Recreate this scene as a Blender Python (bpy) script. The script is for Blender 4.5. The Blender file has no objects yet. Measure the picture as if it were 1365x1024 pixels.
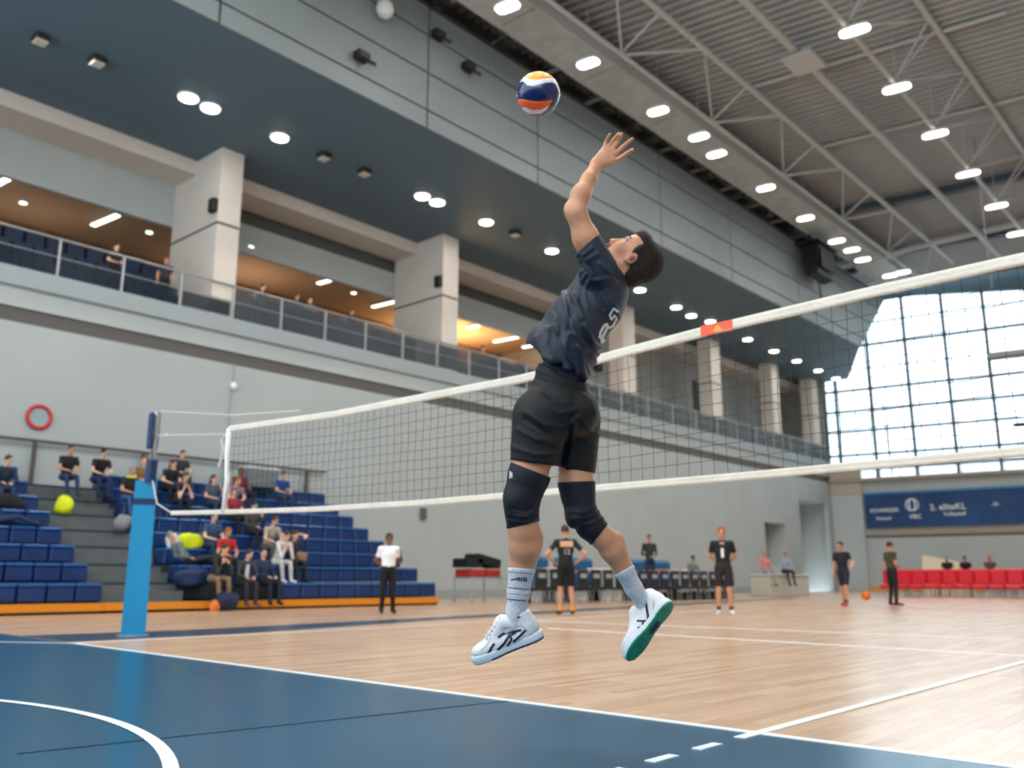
import bpy, math, random
import numpy as np
from math import sin, cos, pi, radians, atan, sqrt
from mathutils import Vector, Matrix
from mathutils.bvhtree import BVHTree
random.seed(7); rng = np.random.default_rng(7)
S = bpy.context.scene
COL = S.collection

# ---------------------------------------------------------------- camera
HC = 0.70
YAW = radians(41.5547); PITCH = radians(12.4019)
cam_data = bpy.data.cameras.new('camera'); cam = bpy.data.objects.new('camera', cam_data); COL.objects.link(cam)
cam.location = (0, 0, HC); cam.rotation_euler = (pi/2 + PITCH, 0, YAW)
cam_data.sensor_width = 36; cam_data.lens = 36*1196/1365
cam_data.clip_start = 0.05; cam_data.clip_end = 500
cam_data.dof.use_dof = True; cam_data.dof.focus_distance = 4.05; cam_data.dof.aperture_fstop = 1.9
S.camera = cam

# ---------------------------------------------------------------- daylight outside
W = bpy.data.worlds.new('world'); S.world = W; W.use_nodes = True
nt = W.node_tree; nt.nodes.clear()
wo = nt.nodes.new('ShaderNodeOutputWorld'); bg = nt.nodes.new('ShaderNodeBackground')
tc = nt.nodes.new('ShaderNodeTexCoord'); nz = nt.nodes.new('ShaderNodeTexNoise'); nz.inputs['Scale'].default_value = 3
mp = nt.nodes.new('ShaderNodeMapping'); mp.inputs['Scale'].default_value = (1, 1, 4)
rp = nt.nodes.new('ShaderNodeValToRGB')
rp.color_ramp.elements[0].position = .35; rp.color_ramp.elements[0].color = (.74, .88, .95, 1)
rp.color_ramp.elements[1].position = .6; rp.color_ramp.elements[1].color = (.96, .99, 1, 1)
nt.links.new(tc.outputs['Generated'], mp.inputs['Vector']); nt.links.new(mp.outputs[0], nz.inputs['Vector'])
nt.links.new(nz.outputs['Fac'], rp.inputs[0]); nt.links.new(rp.outputs[0], bg.inputs[0]); nt.links.new(bg.outputs[0], wo.inputs[0])
bg.inputs[1].default_value = 3.5

# ---------------------------------------------------------------- large lamps of the hall and added gallery uplights
def area(name, loc, size, power, color=(1, 1, 1), rot=(0, 0, 0), sizey=None, spread=None):
    l = bpy.data.lights.new(name, 'AREA'); l.size = size; l.energy = power; l.color = color
    if sizey: l.shape = 'RECTANGLE'; l.size_y = sizey
    if spread: l.spread = spread
    o = bpy.data.objects.new(name, l); COL.objects.link(o); o.location = loc; o.rotation_euler = rot
    return o
for Y in (2, 10, 20, 30, 42, 54):                       # rows of floodlights under the trusses
    area('ceiling_flood', (-14.0, Y, 19.7), 1.2, 560, (1, .97, .92))
    area('ceiling_flood', (-8.0, Y, 19.7), 1.2, 560, (1, .97, .92))
    area('ceiling_flood', (-1.0, Y, 19.7), 1.2, 560, (1, .97, .92))
for Y in (9, 14, 20, 26, 34, 42, 50, 58):               # downlights in the gallery soffit
    area('soffit_flood', (-24.8, Y, 15.55), .5, 90, (1, .97, .92))
for Y, p, c in ((5, 18, (1, .80, .62)), (11, 24, (1, .78, .58)), (20, 60, (1, .72, .48)), (32.5, 560, (1, .58, .26))):   # unseen warm uplights added to make the gallery glow orange, plus downlights
    area('gallery_added_uplight', (-33.2, Y, 11.6), 1.0, p, c, rot=(pi, 0, 0), sizey=3)
    area('gallery_downlight', (-31, Y, 13.6), 1.0, p*.35, c, sizey=3)
S.view_settings.view_transform = 'Standard'; S.view_settings.look = 'None'
S.view_settings.exposure = -0.1; S.view_settings.gamma = 1.0; S.view_settings.use_curve_mapping = False
S.cycles.use_denoising = True
S.cycles.max_bounces = 6; S.cycles.diffuse_bounces = 4; S.cycles.glossy_bounces = 3; S.cycles.transparent_max_bounces = 12
S.cycles.sample_clamp_indirect = 4.0

# ---------------------------------------------------------------- helpers
def lin(c): return tuple(((x/255.)/12.92 if x/255. <= .04045 else ((x/255.+.055)/1.055)**2.4) for x in c)
MATS = {}
def M(name, rgb, rough=.6, spec=.4, metal=0, noise=0, nscale=8, bump=0, bscale=60, emit=0, stretch=None, coat=0, alpha=1, trans=0):
    if name in MATS: return MATS[name]
    m = bpy.data.materials.new(name); m.use_nodes = True; t = m.node_tree; b = t.nodes['Principled BSDF']
    c = lin(rgb) + (1,)
    b.inputs['Base Color'].default_value = c; b.inputs['Roughness'].default_value = rough
    b.inputs['Specular IOR Level'].default_value = spec; b.inputs['Metallic'].default_value = metal
    b.inputs['Coat Weight'].default_value = coat
    if alpha < 1: b.inputs['Alpha'].default_value = alpha
    if emit: b.inputs['Emission Color'].default_value = c; b.inputs['Emission Strength'].default_value = emit
    if noise or bump:
        tcn = t.nodes.new('ShaderNodeTexCoord'); mpn = t.nodes.new('ShaderNodeMapping')
        if stretch: mpn.inputs['Scale'].default_value = stretch
        t.links.new(tcn.outputs['Object'], mpn.inputs['Vector'])
    if noise:
        n = t.nodes.new('ShaderNodeTexNoise'); n.inputs['Scale'].default_value = nscale; n.inputs['Detail'].default_value = 5
        t.links.new(mpn.outputs[0], n.inputs['Vector'])
        r = t.nodes.new('ShaderNodeValToRGB'); r.color_ramp.elements[0].position = .3; r.color_ramp.elements[1].position = .7
        r.color_ramp.elements[0].color = tuple(x*(1-noise) for x in c[:3]) + (1,)
        r.color_ramp.elements[1].color = tuple(min(1, x*(1+noise)) for x in c[:3]) + (1,)
        t.links.new(n.outputs['Fac'], r.inputs[0]); t.links.new(r.outputs[0], b.inputs['Base Color'])
    if bump:
        n = t.nodes.new('ShaderNodeTexNoise'); n.inputs['Scale'].default_value = bscale; n.inputs['Detail'].default_value = 3
        t.links.new(mpn.outputs[0], n.inputs['Vector'])
        bn = t.nodes.new('ShaderNodeBump'); bn.inputs['Strength'].default_value = bump; bn.inputs['Distance'].default_value = .01
        t.links.new(n.outputs['Fac'], bn.inputs['Height']); t.links.new(bn.outputs[0], b.inputs['Normal'])
    MATS[name] = m; return m

class MB:
    """collects simple shapes in world coordinates, built as one mesh object"""
    def __init__(s): s.v = []; s.f = []; s.m = []
    def add(s, V, F, mi=0):
        n = len(s.v); s.v += [tuple(x) for x in V]; s.f += [tuple(i+n for i in f) for f in F]; s.m += [mi]*len(F); return s
    def box(s, x0, x1, y0, y1, z0, z1, mi=0):
        V = [(x, y, z) for x in (x0, x1) for y in (y0, y1) for z in (z0, z1)]
        return s.add(V, [(0,1,3,2),(4,6,7,5),(0,4,5,1),(2,3,7,6),(0,2,6,4),(1,5,7,3)], mi)
    def obox(s, c, sx, sy, sz, ax=(1,0,0), ay=(0,1,0), az=(0,0,1), mi=0):
        c = Vector(c); ax = Vector(ax).normalized()*sx/2; ay = Vector(ay).normalized()*sy/2; az = Vector(az).normalized()*sz/2
        V = [c+ax*i+ay*j+az*k for i in (-1,1) for j in (-1,1) for k in (-1,1)]
        return s.add(V, [(0,1,3,2),(4,6,7,5),(0,4,5,1),(2,3,7,6),(0,2,6,4),(1,5,7,3)], mi)
    def bevbox(s, x0, x1, y0, y1, z0, z1, b, mi=0):
        """box with all edges chamfered"""
        V = []; cx, cy, cz = (x0+x1)/2, (y0+y1)/2, (z0+z1)/2; hx, hy, hz = (x1-x0)/2, (y1-y0)/2, (z1-z0)/2
        idx = {}
        for i in (-1, 1):
            for j in (-1, 1):
                for k in (-1, 1):
                    for a in range(3):
                        d = [hx, hy, hz]; o = [b, b, b]; o[a] = 0
                        idx[i, j, k, a] = len(V)
                        V.append((cx+i*(hx-o[0]), cy+j*(hy-o[1]), cz+k*(hz-o[2])))
        F = []
        for a in range(3):
            o1, o2 = (a+1) % 3, (a+2) % 3
            for sg in (-1, 1):
                q = []
                for p1, p2 in ((-1,-1),(1,-1),(1,1),(-1,1)):
                    t = [0,0,0]; t[a] = sg; t[o1] = p1; t[o2] = p2; q.append(idx[t[0],t[1],t[2],a])
                F.append(tuple(q if sg > 0 else q[::-1]))
            for p1 in (-1,1):
                for p2 in (-1,1):
                    t0 = [0,0,0]; t0[o1] = p1; t0[o2] = p2; t1 = list(t0); t0[a] = -1; t1[a] = 1
                    q = (idx[t0[0],t0[1],t0[2],o1], idx[t1[0],t1[1],t1[2],o1], idx[t1[0],t1[1],t1[2],o2], idx[t0[0],t0[1],t0[2],o2])
                    F.append(q if p1*p2 > 0 else q[::-1])
        for i in (-1,1):
            for j in (-1,1):
                for k in (-1,1):
                    q = (idx[i,j,k,0], idx[i,j,k,1], idx[i,j,k,2]); F.append(q if i*j*k > 0 else q[::-1])
        return s.add(V, F, mi)
    def tube(s, pts, r, n=8, mi=0, cap=True, closed=False):
        pts = [Vector(p) for p in pts]; rs = r if isinstance(r, (list, tuple)) else [r]*len(pts)
        V = []; F = []; L = len(pts); prev = None
        for i, p in enumerate(pts):
            if closed: d = pts[(i+1) % L]-pts[i-1]
            else: d = pts[min(i+1, L-1)]-pts[max(i-1, 0)]
            d.normalize()
            if prev is None:
                a = d.cross(Vector((0,0,1)) if abs(d.z) < .9 else Vector((1,0,0))).normalized()
            else:
                a = (prev-d*prev.dot(d)).normalized()
            prev = a; b = d.cross(a)
            for k in range(n):
                t = 2*pi*k/n; V.append(p+(a*cos(t)+b*sin(t))*rs[i])
        for i in range(L if closed else L-1):
            j = (i+1) % L
            for k in range(n):
                F.append((i*n+k, i*n+(k+1) % n, j*n+(k+1) % n, j*n+k))
        if cap and not closed: F.append(tuple(range(n))[::-1]); F.append(tuple((L-1)*n+k for k in range(n)))
        return s.add(V, F, mi)
    def ell(s, c, r, ax=None, n=12, m=8, mi=0):
        c = Vector(c); R = ax or Matrix.Identity(3); V = []; F = []
        for i in range(m+1):
            t = pi*i/m
            for k in range(n):
                p = 2*pi*k/n; V.append(c+R @ Vector((r[0]*sin(t)*cos(p), r[1]*sin(t)*sin(p), r[2]*cos(t))))
        for i in range(m):
            for k in range(n): F.append((i*n+k, (i+1)*n+k, (i+1)*n+(k+1) % n, i*n+(k+1) % n))
        return s.add(V, F, mi)
    def prism(s, poly, d, mi=0):
        """poly: list of 3-D points; extruded by vector d"""
        P = [Vector(p) for p in poly]; d = Vector(d); n = len(P); V = P+[p+d for p in P]
        F = [tuple(range(n)), tuple(range(n, 2*n))[::-1]]+[(i, i+n, (i+1) % n+n, (i+1) % n) for i in range(n)]
        return s.add(V, F, mi)
    def disc(s, c, r, n=16, h=.02, axis=(0,0,1), mi=0, sx=1, sy=1, a=None):
        c = Vector(c); z = Vector(axis).normalized()
        x = Vector(a).normalized() if a else z.cross(Vector((0,1,0)) if abs(z.y) < .9 else Vector((1,0,0))).normalized()
        y = z.cross(x)
        return s.prism([c+x*cos(2*pi*k/n)*r*sx+y*sin(2*pi*k/n)*r*sy for k in range(n)], z*h, mi)
    def build(s, name, mats, parent=None, loc=None, smooth=False):
        if not isinstance(mats, (list, tuple)): mats = [mats]
        o0 = Vector(loc) if loc is not None else Vector((0, 0, 0))
        base = wpos(parent) if parent else Vector((0, 0, 0))
        if loc is None: o0 = base
        me = bpy.data.meshes.new(name)
        V = np.array(s.v, float) - np.array(o0)
        me.from_pydata(V.tolist(), [], s.f)
        for m in mats: me.materials.append(m)
        if len(mats) > 1: me.polygons.foreach_set('material_index', s.m)
        if smooth: me.polygons.foreach_set('use_smooth', [True]*len(me.polygons))
        me.update()
        o = bpy.data.objects.new(name, me); COL.objects.link(o)
        if parent: o.parent = parent; o.location = o0-base
        else: o.location = o0
        return o
def wpos(o):
    p = Vector((0, 0, 0))
    while o is not None: p = p+o.location; o = o.parent
    return p
def tag(o, label=None, cat=None, group=None, kind=None):
    if label: o['label'] = label
    if cat: o['category'] = cat
    if group: o['group'] = group
    if kind: o['kind'] = kind
    return o
def thing(name, label, cat, loc, group=None):
    o = bpy.data.objects.new(name, None); COL.objects.link(o); o.location = loc; o.empty_display_size = .1
    return tag(o, label, cat, group)
def struct(name, mb, mat, label=None):
    o = mb.build(name, mat); return tag(o, label, kind='structure')
def copyobj(o, parent=None, loc=None):
    c = o.copy(); COL.objects.link(c)
    if parent: c.parent = parent
    if loc is not None: c.location = loc
    for ch in o.children:
        d = ch.copy(); COL.objects.link(d); d.parent = c
        for g in ch.children: e = g.copy(); COL.objects.link(e); e.parent = d
    return c
def text_mesh(txt, size, ext=.004, bold=0):
    cu = bpy.data.curves.new('lettering', 'FONT'); cu.body = txt; cu.size = size; cu.extrude = ext; cu.offset = bold
    cu.align_x = 'CENTER'; cu.align_y = 'CENTER'; cu.resolution_u = 3
    o = bpy.data.objects.new('lettering', cu); COL.objects.link(o)
    dg = bpy.context.evaluated_depsgraph_get(); me = o.evaluated_get(dg).to_mesh()
    V = [tuple(v.co) for v in me.vertices]; F = [tuple(p.vertices) for p in me.polygons]
    o.evaluated_get(dg).to_mesh_clear(); bpy.data.objects.remove(o); bpy.data.curves.remove(cu)
    return V, F
def add_text(mb, txt, size, c, ax, ay, ext=.004, mi=0, bold=0, sx=1):
    V, F = text_mesh(txt, size, ext, bold); c = Vector(c); ax = Vector(ax).normalized(); ay = Vector(ay).normalized(); az = ax.cross(ay)
    mb.add([c+ax*v[0]*sx+ay*v[1]+az*v[2] for v in V], F, mi)

# ================================================================ FLOOR
def wood_material():
    m = bpy.data.materials.new('maple_boards'); m.use_nodes = True; t = m.node_tree; b = t.nodes['Principled BSDF']
    tcn = t.nodes.new('ShaderNodeTexCoord'); mpn = t.nodes.new('ShaderNodeMapping'); mpn.inputs['Rotation'].default_value = (0, 0, pi/2)
    t.links.new(tcn.outputs['Object'], mpn.inputs['Vector'])
    br = t.nodes.new('ShaderNodeTexBrick'); br.inputs['Scale'].default_value = 1
    br.inputs['Brick Width'].default_value = 1.1; br.inputs['Row Height'].default_value = .085; br.inputs['Mortar Size'].default_value = .0012
    br.inputs['Color1'].default_value = lin((224, 188, 154))+(1,); br.inputs['Color2'].default_value = lin((198, 158, 124))+(1,)
    br.inputs['Mortar'].default_value = lin((170, 134, 104))+(1,); br.inputs['Bias'].default_value = -.1
    t.links.new(mpn.outputs[0], br.inputs['Vector'])
    n = t.nodes.new('ShaderNodeTexNoise'); n.inputs['Scale'].default_value = 3; n.inputs['Detail'].default_value = 6
    m2 = t.nodes.new('ShaderNodeMapping'); m2.inputs['Scale'].default_value = (6, .6, 1)
    t.links.new(tcn.outputs['Object'], m2.inputs['Vector']); t.links.new(m2.outputs[0], n.inputs['Vector'])
    mx = t.nodes.new('ShaderNodeMix'); mx.data_type = 'RGBA'; mx.blend_type = 'MULTIPLY'; mx.inputs['Factor'].default_value = .35
    r = t.nodes.new('ShaderNodeValToRGB'); r.color_ramp.elements[0].color = (.62, .58, .54, 1); r.color_ramp.elements[1].color = (1.0, 1, 1, 1)
    t.links.new(n.outputs['Fac'], r.inputs[0]); t.links.new(br.outputs['Color'], mx.inputs['A']); t.links.new(r.outputs[0], mx.inputs['B'])
    t.links.new(mx.outputs['Result'], b.inputs['Base Color'])
    b.inputs['Roughness'].default_value = .27; b.inputs['Specular IOR Level'].default_value = .5; b.inputs['Coat Weight'].default_value = .35; b.inputs['Coat Roughness'].default_value = .2
    bn = t.nodes.new('ShaderNodeBump'); bn.inputs['Strength'].default_value = .12; bn.inputs['Distance'].default_value = .004
    n3 = t.nodes.new('ShaderNodeTexNoise'); n3.inputs['Scale'].default_value = 14; t.links.new(tcn.outputs['Object'], n3.inputs['Vector'])
    ad = t.nodes.new('ShaderNodeMath'); ad.operation = 'ADD'; t.links.new(br.outputs['Fac'], ad.inputs[0]); t.links.new(n3.outputs['Fac'], ad.inputs[1])
    t.links.new(ad.outputs[0], bn.inputs['Height']); t.links.new(bn.outputs[0], b.inputs['Normal'])
    return m
m_wood = wood_material()
m_blue = M('blue_court_paint', (4, 76, 108), rough=.24, spec=.25, noise=.12, nscale=2.5, bump=.08, bscale=12)
m_navy = M('navy_floor_paint', (24, 58, 88), rough=.25, spec=.5)
m_white = M('white_floor_paint', (232, 236, 238), rough=.35)
m_redp = M('red_floor_paint', (178, 70, 62), rough=.3)
m_seam = M('dark_seam', (14, 44, 62), rough=.4)
struct('floor', MB().box(-27.3, 12, -6, 80, -.2, 0), m_wood, 'pale maple sports hall floor with a satin finish')
fl = thing('court_marking', 'blue painted free zone with white lines on the wooden floor', 'court marking', (-6, 2, 0))
def strip(a, b, w, z=.004, z0=.0005):
    a = Vector(a+(0,)); b = Vector(b+(0,)); d = (b-a).normalized(); n = Vector((-d.y, d.x, 0))*w/2
    mb = MB(); zz = Vector((0, 0, z0)); mb.prism([a-n+zz, b-n+zz, b+n+zz, a+n+zz], (0, 0, z-z0)); return mb
P0 = Vector((-10.89, 4.68)); P1 = Vector((3.0, 3.78))
mb = MB(); mb.prism([(P0.x-.9, 4.74, .0005), (-15.5, 5.0, .0005), (-15.5, -6, .0005), (6, -6, .0005), (P1.x, P1.y, .0005), (P0.x, P0.y, .0005)], (0, 0, .0025))
mb.build('blue_area', m_blue, fl)
strip((P0.x, P0.y), (P1.x, P1.y), .06, .006).build('white_line', m_white, fl)
strip((P0.x-.9, 4.18), (P0.x, P0.y), .04, .006).build('white_line', m_white, fl)
strip((-2.1, 3.93), (-2.1, 40), .06, .007).build('white_line', m_white, fl)
for k in range(5): strip((-2.1, 3.55-.36*k), (-2.1, 3.73-.36*k), .05, .007).build('white_dash', m_white, fl)
c0 = Vector((-5.15, -1.6)); mb = MB(); N = 160
V = []; F = []
for k in range(N):
    a = 2*pi*k/N
    for r in (3.86, 3.92):
        V.append((c0.x+r*cos(a), c0.y+r*sin(a), .006))
for k in range(N): j = (k+1) % N; F.append((2*k, 2*k+1, 2*j+1, 2*j))
mb.add(V, F); mb.build('white_circle', m_white, fl)
strip((-4.15, 1.6), (-3.75, 4.2), .02, .005).build('dark_seam', m_seam, fl)
mb = MB(); mb.prism([(-11.2, 4.74, .0005), (-11.2, 7, .0005), (-12.4, 12, .0005), (-16.9, 38, .0005), (-17.6, 38, .0005), (-13.2, 12, .0005), (-12.6, 7, .0005), (-12.9, 4.86, .0005)][::-1], (0, 0, .0028))
mb.build('navy_border_stripe', m_navy, fl)
strip((-8.94, 10.9), (1.5, 9.4), .05, .006).build('white_line', m_white, fl)
strip((-11.2, 12.9), (-2.1, 12.6), .025, .006).build('white_line', m_white, fl)
strip((-14.0, 27.0), (3, 21.5), .12, .006).build('red_line', m_redp, fl)
strip((-10.9, 4.7), (-11.2, 20), .05, .006).build('white_line', m_white, fl)

# ================================================================ WALLS, GALLERY, SOFFIT
m_wall = M('pale_grey_plaster', (168, 176, 177), rough=.75, noise=.04, nscale=.5, bump=.1, bscale=30)
m_wallb = M('slab_edge_grey', (150, 162, 166), rough=.7)
m_white_wall = M('off_white_plaster', (206, 200, 192), rough=.7, noise=.03, nscale=1)
m_groove = M('groove_shadow_gap', (92, 90, 88), rough=.8)
m_soffit = M('slate_soffit_paint', (84, 108, 124), rough=.6, noise=.04, nscale=.4)
m_fascia = M('grey_metal_panels', (112, 122, 126), rough=.5, noise=.05, nscale=.4)
m_joint = M('dark_panel_joint', (42, 44, 46), rough=.6)
m_galceil = M('gallery_ceiling_cream', (176, 150, 126), rough=.8)
m_galback = M('gallery_back_wall_brown', (122, 88, 64), rough=.8, noise=.2, nscale=1.5)
m_galgrey = M('gallery_back_wall_grey', (150, 150, 146), rough=.8)
XW = -27.0; YE = 66.8
mb = MB()
mb.box(-27.3, XW, -8, 55.4, 0, 7.95)                                  # wall with two door recesses cut in
mb.box(-27.3, XW, 58.5, 60.9, 0, 7.95)
mb.box(-27.3, XW, 55.4, 58.5, 4.5, 7.95); mb.box(-27.3, XW, 60.9, 65.9, 6.35, 7.95); mb.box(-27.3, XW, 65.9, 66.8, 0, 7.95)
mb.box(-29.4, -29.2, 54.8, 70, 0, 9.0); mb.box(-29.2, -27.3, 58.5, 60.9, 0, 7.0); mb.box(-29.2, -27.3, 66.4, 66.8, 0, 9.0); mb.box(-29.2, -27.3, 54.8, 66.8, 6.4, 6.6); mb.box(-29.2, -27.3, 54.8, 55.3, 0, 6.4)
struct('wall_left', mb, m_wall, 'tall pale grey side wall behind the bleachers')
struct('trim_1', MB().box(-27.3, XW-.06, -8, YE, 7.95, 8.4), m_groove, 'recessed dark groove along the side wall')
struct('trim_2', MB().box(-27.3, XW, -8, YE, 8.4, 9.0), m_wall)
struct('trim_3', MB().box(-36, XW+.12, -8, YE, 9.0, 9.55), m_wallb, 'blue grey edge of the gallery floor slab')
struct('wall_back', MB().box(-27.3, 12.3, -6.3, -6, 0, 3.2), m_wall)  # unseen back wall in two parts, gap between sized to let in fill light
struct('wall_back_upper', MB().box(-27.3, 12.3, -6.3, -6, 17.5, 22.4), m_wall)
struct('wall_right', MB().box(12, 12.3, -6, 76, 0, 22.4), m_wall)
struct('baseboard_left', MB().box(XW, XW+.04, 19.7, 55.4, 0, .35), M('grey_baseboard', (150, 156, 156), rough=.5))
# gallery interior
struct('wall_gallery', MB().box(-35, -34.8, -8, 38.5, 9.55, 14), m_galback, 'warm brown back wall inside the gallery')
struct('wall_gallery_far', MB().box(-30.4, -30.2, 38.5, YE, 9.55, 15.8), m_galgrey)
struct('wall_gallery_end', MB().box(-35, -30.4, 38.4, 38.6, 9.55, 15.8), m_galgrey)
struct('wall_gallery_close', MB().box(-36, -27.02, 66.4, 66.7, 9.55, 15.7), m_galgrey)
struct('ceiling_gallery', MB().box(-35, -30.3, -8, 38.5, 13.85, 14.05), m_galceil, 'cream gallery ceiling washed in warm light')
mb = MB(); mb.box(-30.4, -30.2, -8, 15.2, 13.55, 15.8); mb.box(-30.34, -30.3, -8, 15.2, 14.4, 14.46)
mb.box(-30.4, -30.2, 15.8, 38.5, 13.4, 14.6)
struct('wall_gallery_lintel', mb, m_wall, 'pale grey lintel above the gallery opening')
mb = MB(); mb.box(-30.42, -30.3, 15.8, 38.5, 14.6, 15.7)
struct('wall_gallery_recess', mb, M('dark_recess', (78, 82, 80), rough=.8))
mb = MB(); mb.box(-30.2, -28.7, -8, YE, 15.17, 15.7)
struct('trim_4', mb, m_white_wall, 'off white longitudinal beam under the soffit')
# columns
for i, (y0, y1) in enumerate(((1.2, 2.1), (15.05, 15.92), (25.9, 26.85), (39.6, 40.8), (49.3, 50.5), (57.8, 58.9), (64.5, 65.6))):
    c = thing('column', ('square off white column nearest the left edge of the gallery', 'broad off white gallery column nearest to the left edge of the photo', 'broad off white gallery column left of the leaping player', 'off white gallery column just right of the player above the net tape',
               'slim gallery column second to the right of the player', 'slim gallery column third to the right of the player', 'last slim gallery column before the big window')[i], 'column', (-27.7, (y0+y1)/2, 9.55))
    if i == 0: c['label'] = 'off white gallery column at the near end of the gallery'
    back = -30.2 if i < 3 else -27.9
    MB().box(back, XW, y0, y1, 9.55, 12.82).build('lower_shaft', m_white_wall, c)
    MB().box(back, XW, y0, y1, 12.92, 15.70).build('upper_shaft', m_white_wall, c)
    MB().box(back, XW-.03, y0+.03, y1-.03, 12.80, 12.94).build('shadow_joint', m_groove, c)
    if 1 <= i <= 2:
        MB().bevbox(-27.35, -27.0, y0-.22, y0-.001, 13.25, 13.75, .03).build('wall_speaker', M('black_plastic', (28, 28, 30), rough=.5), c)
# soffit, cut obliquely at its far end
mb = MB(); mb.prism([(-36, -8, 15.71), (-20.69, -8, 15.71), (-20.69, 57.7, 15.71), (-25.0, 66.7, 15.71), (-36, 66.7, 15.71)], (0, 0, .3))
struct('ceiling_soffit', mb, m_soffit, 'dark slate soffit over the gallery, cut obliquely by the window')
# fascia: separate panels between dark joints
fas = thing('fascia_cladding', 'grey metal panel fascia running above the dark soffit', 'cladding', (-20.6, 25, 15.7))
seams = [-8, -1, 3.3, 11.1, 18.9, 24.75, 33.6, 40.3, 48.4, 57.6]; rows = [15.70, 16.36, 17.76, 19.2, 20.3]
for a, b in zip(seams[:-1], seams[1:]):
    for c_, d_ in zip(rows[:-1], rows[1:]):
        MB().box(-20.66, -20.6, a+.035, b-.035, c_+(.035 if c_ > 16 else 0), d_-.035).build('panel', m_fascia, fas)
for c_, d_ in zip(rows[:-1], rows[1:]):      # raked last panels
    ya = 57.6+(c_-15.7)*.0; e0 = 57.6+(c_-15.7)*1.2; e1 = 57.6+(d_-15.7)*1.2
    MB().prism([(-20.6, 57.63, c_+.035), (-20.6, e0+.05, c_+.035), (-20.6, e1, d_-.035), (-20.6, 57.63, d_-.035)], (-.06, 0, 0)).build('panel', m_fascia, fas)
MB().prism([(-20.67, -8, 15.72), (-20.67, 57.6, 15.72), (-20.67, 63.3, 20.4), (-20.67, -8, 20.4)], (-.2, 0, 0)).build('backing', m_joint, fas)
mb = MB(); mb.tube([(-20.55, -8, 20.32), (-20.55, 62.5, 20.32)], .06); mb.build('top_rail', m_joint, fas)
# oblique end face between soffit and roof
m_bluesteel = M('blue_grey_steel', (96, 128, 148), rough=.5)


# ================================================================ END WALL with the big window
d2 = Vector((.98752, .15744, 0)); n2 = Vector((.15744, -.98752, 0)); EO = Vector((XW, YE, 0))
def E(s, z, o=0): return EO+d2*s+n2*o+Vector((0, 0, z))          # o > 0: towards the court
def ebox(mb, s0, s1, z0, z1, o0, o1, mi=0):
    return mb.obox((E((s0+s1)/2, (z0+z1)/2, (o0+o1)/2)), s1-s0, abs(o1-o0), z1-z0, d2, n2, (0, 0, 1), mi)
mb = MB(); ebox(mb, 0, 40, 0, 7.9, -.3, 0)
ebox(mb, 0, 2.2, 0, 8.0, 0, .25)
struct('wall_end', mb, m_wall, 'pale grey end wall under the big window')
mb = MB(); ebox(mb, 0, 40, 7.9, 8.15, -.3, .5); ebox(mb, 2.25, 40, 3.95, 4.35, 0, .12)
struct('trim_5', mb, M('warm_grey_ledge', (150, 142, 134), rough=.6))
mb = MB(); ebox(mb, 2.25, 40, 3.8, 3.95, 0, .06); struct('trim_6', mb, m_groove)
mb = MB(); ebox(mb, 0, 2.25, 7.0, 8.9, 0, .3); struct('trim_7', mb, M('beige_spandrel', (170, 160, 146), rough=.7))
mb = MB(); ebox(mb, 2.2, 9.6, 0, .35, 0, .1); struct('baseboard_end', mb, M('ochre_trim', (212, 150, 62), rough=.5))
mb = MB()
topz = lambda s: 21.75 if s < 6 else 21.75-.115*(s-6)
pts = [(-1, 21.75)]+[(s, topz(s)) for s in (6, 10, 14, 20, 26, 32, 40)]
mb.prism([E(s, z, -.1) for s, z in pts]+[E(40, 27, -.1), E(-1, 27, -.1)], n2*-.3)
struct('wall_end_header', mb, m_bluesteel, 'blue grey wall strip arching over the big window')
win = thing('curtain_window', 'huge gridded window filling the end of the hall', 'window', E(14, 8.2)); win['kind'] = 'structure'
m_mull = M('dark_window_mullion', (66, 86, 104), rough=.5)
sv = [.0, .85, 3.4, 6.1, 8.8, 11.5, 14.2, 16.9, 19.6, 22.3, 25, 27.7, 30.4, 33.1, 35.8, 38.5]
zh = [8.9, 9.95, 11.75, 13.3, 14.9, 18.3, 21.7]; zthin = [10.35, 12.5, 15.9, 16.6, 20.1]
for s in sv:
    mb = MB(); ebox(mb, s-.11, s+.11, 8.15, topz(s), -.25, .05); mb.build('mullion', m_mull, win)
for z in zh:
    mb = MB(); ebox(mb, 0, 40 if z < 17 else (32 if z < 20 else 7), z-.09, z+.09, -.22, .03); mb.build('transom', m_mull, win)
for z in (16.5, 20.0):
    mb = MB(); ebox(mb, 0, 38, z-.045, z+.045, -.2, .0); mb.build('glazing_bar', m_mull, win)
gl = bpy.data.materials.new('window_glass'); gl.use_nodes = True; t = gl.node_tree; t.nodes.clear()
o_ = t.nodes.new('ShaderNodeOutputMaterial'); tr = t.nodes.new('ShaderNodeBsdfTransparent'); gs = t.nodes.new('ShaderNodeBsdfGlossy'); mx = t.nodes.new('ShaderNodeMixShader')
tr.inputs[0].default_value = (.92, .97, 1, 1); gs.inputs[1].default_value = .02; mx.inputs[0].default_value = .06
t.links.new(tr.outputs[0], mx.inputs[1]); t.links.new(gs.outputs[0], mx.inputs[2]); t.links.new(mx.outputs[0], o_.inputs[0])
zz = [8.2]+zh[:-1]+[21.7]
zs = [8.2, 8.9, 9.95, 11.75, 13.3, 14.9, 18.3, 21.7]
for s0, s1 in zip(sv[:-1], sv[1:]):
    for z0, z1 in zip(zs[:-1], zs[1:]):
        zt = min(z1, topz((s0+s1)/2)+.1)
        mb = MB(); ebox(mb, s0+.1, s1-.1, z0+.08, zt-.08, -.12, -.10); mb.build('glass_pane', gl, win)
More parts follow.
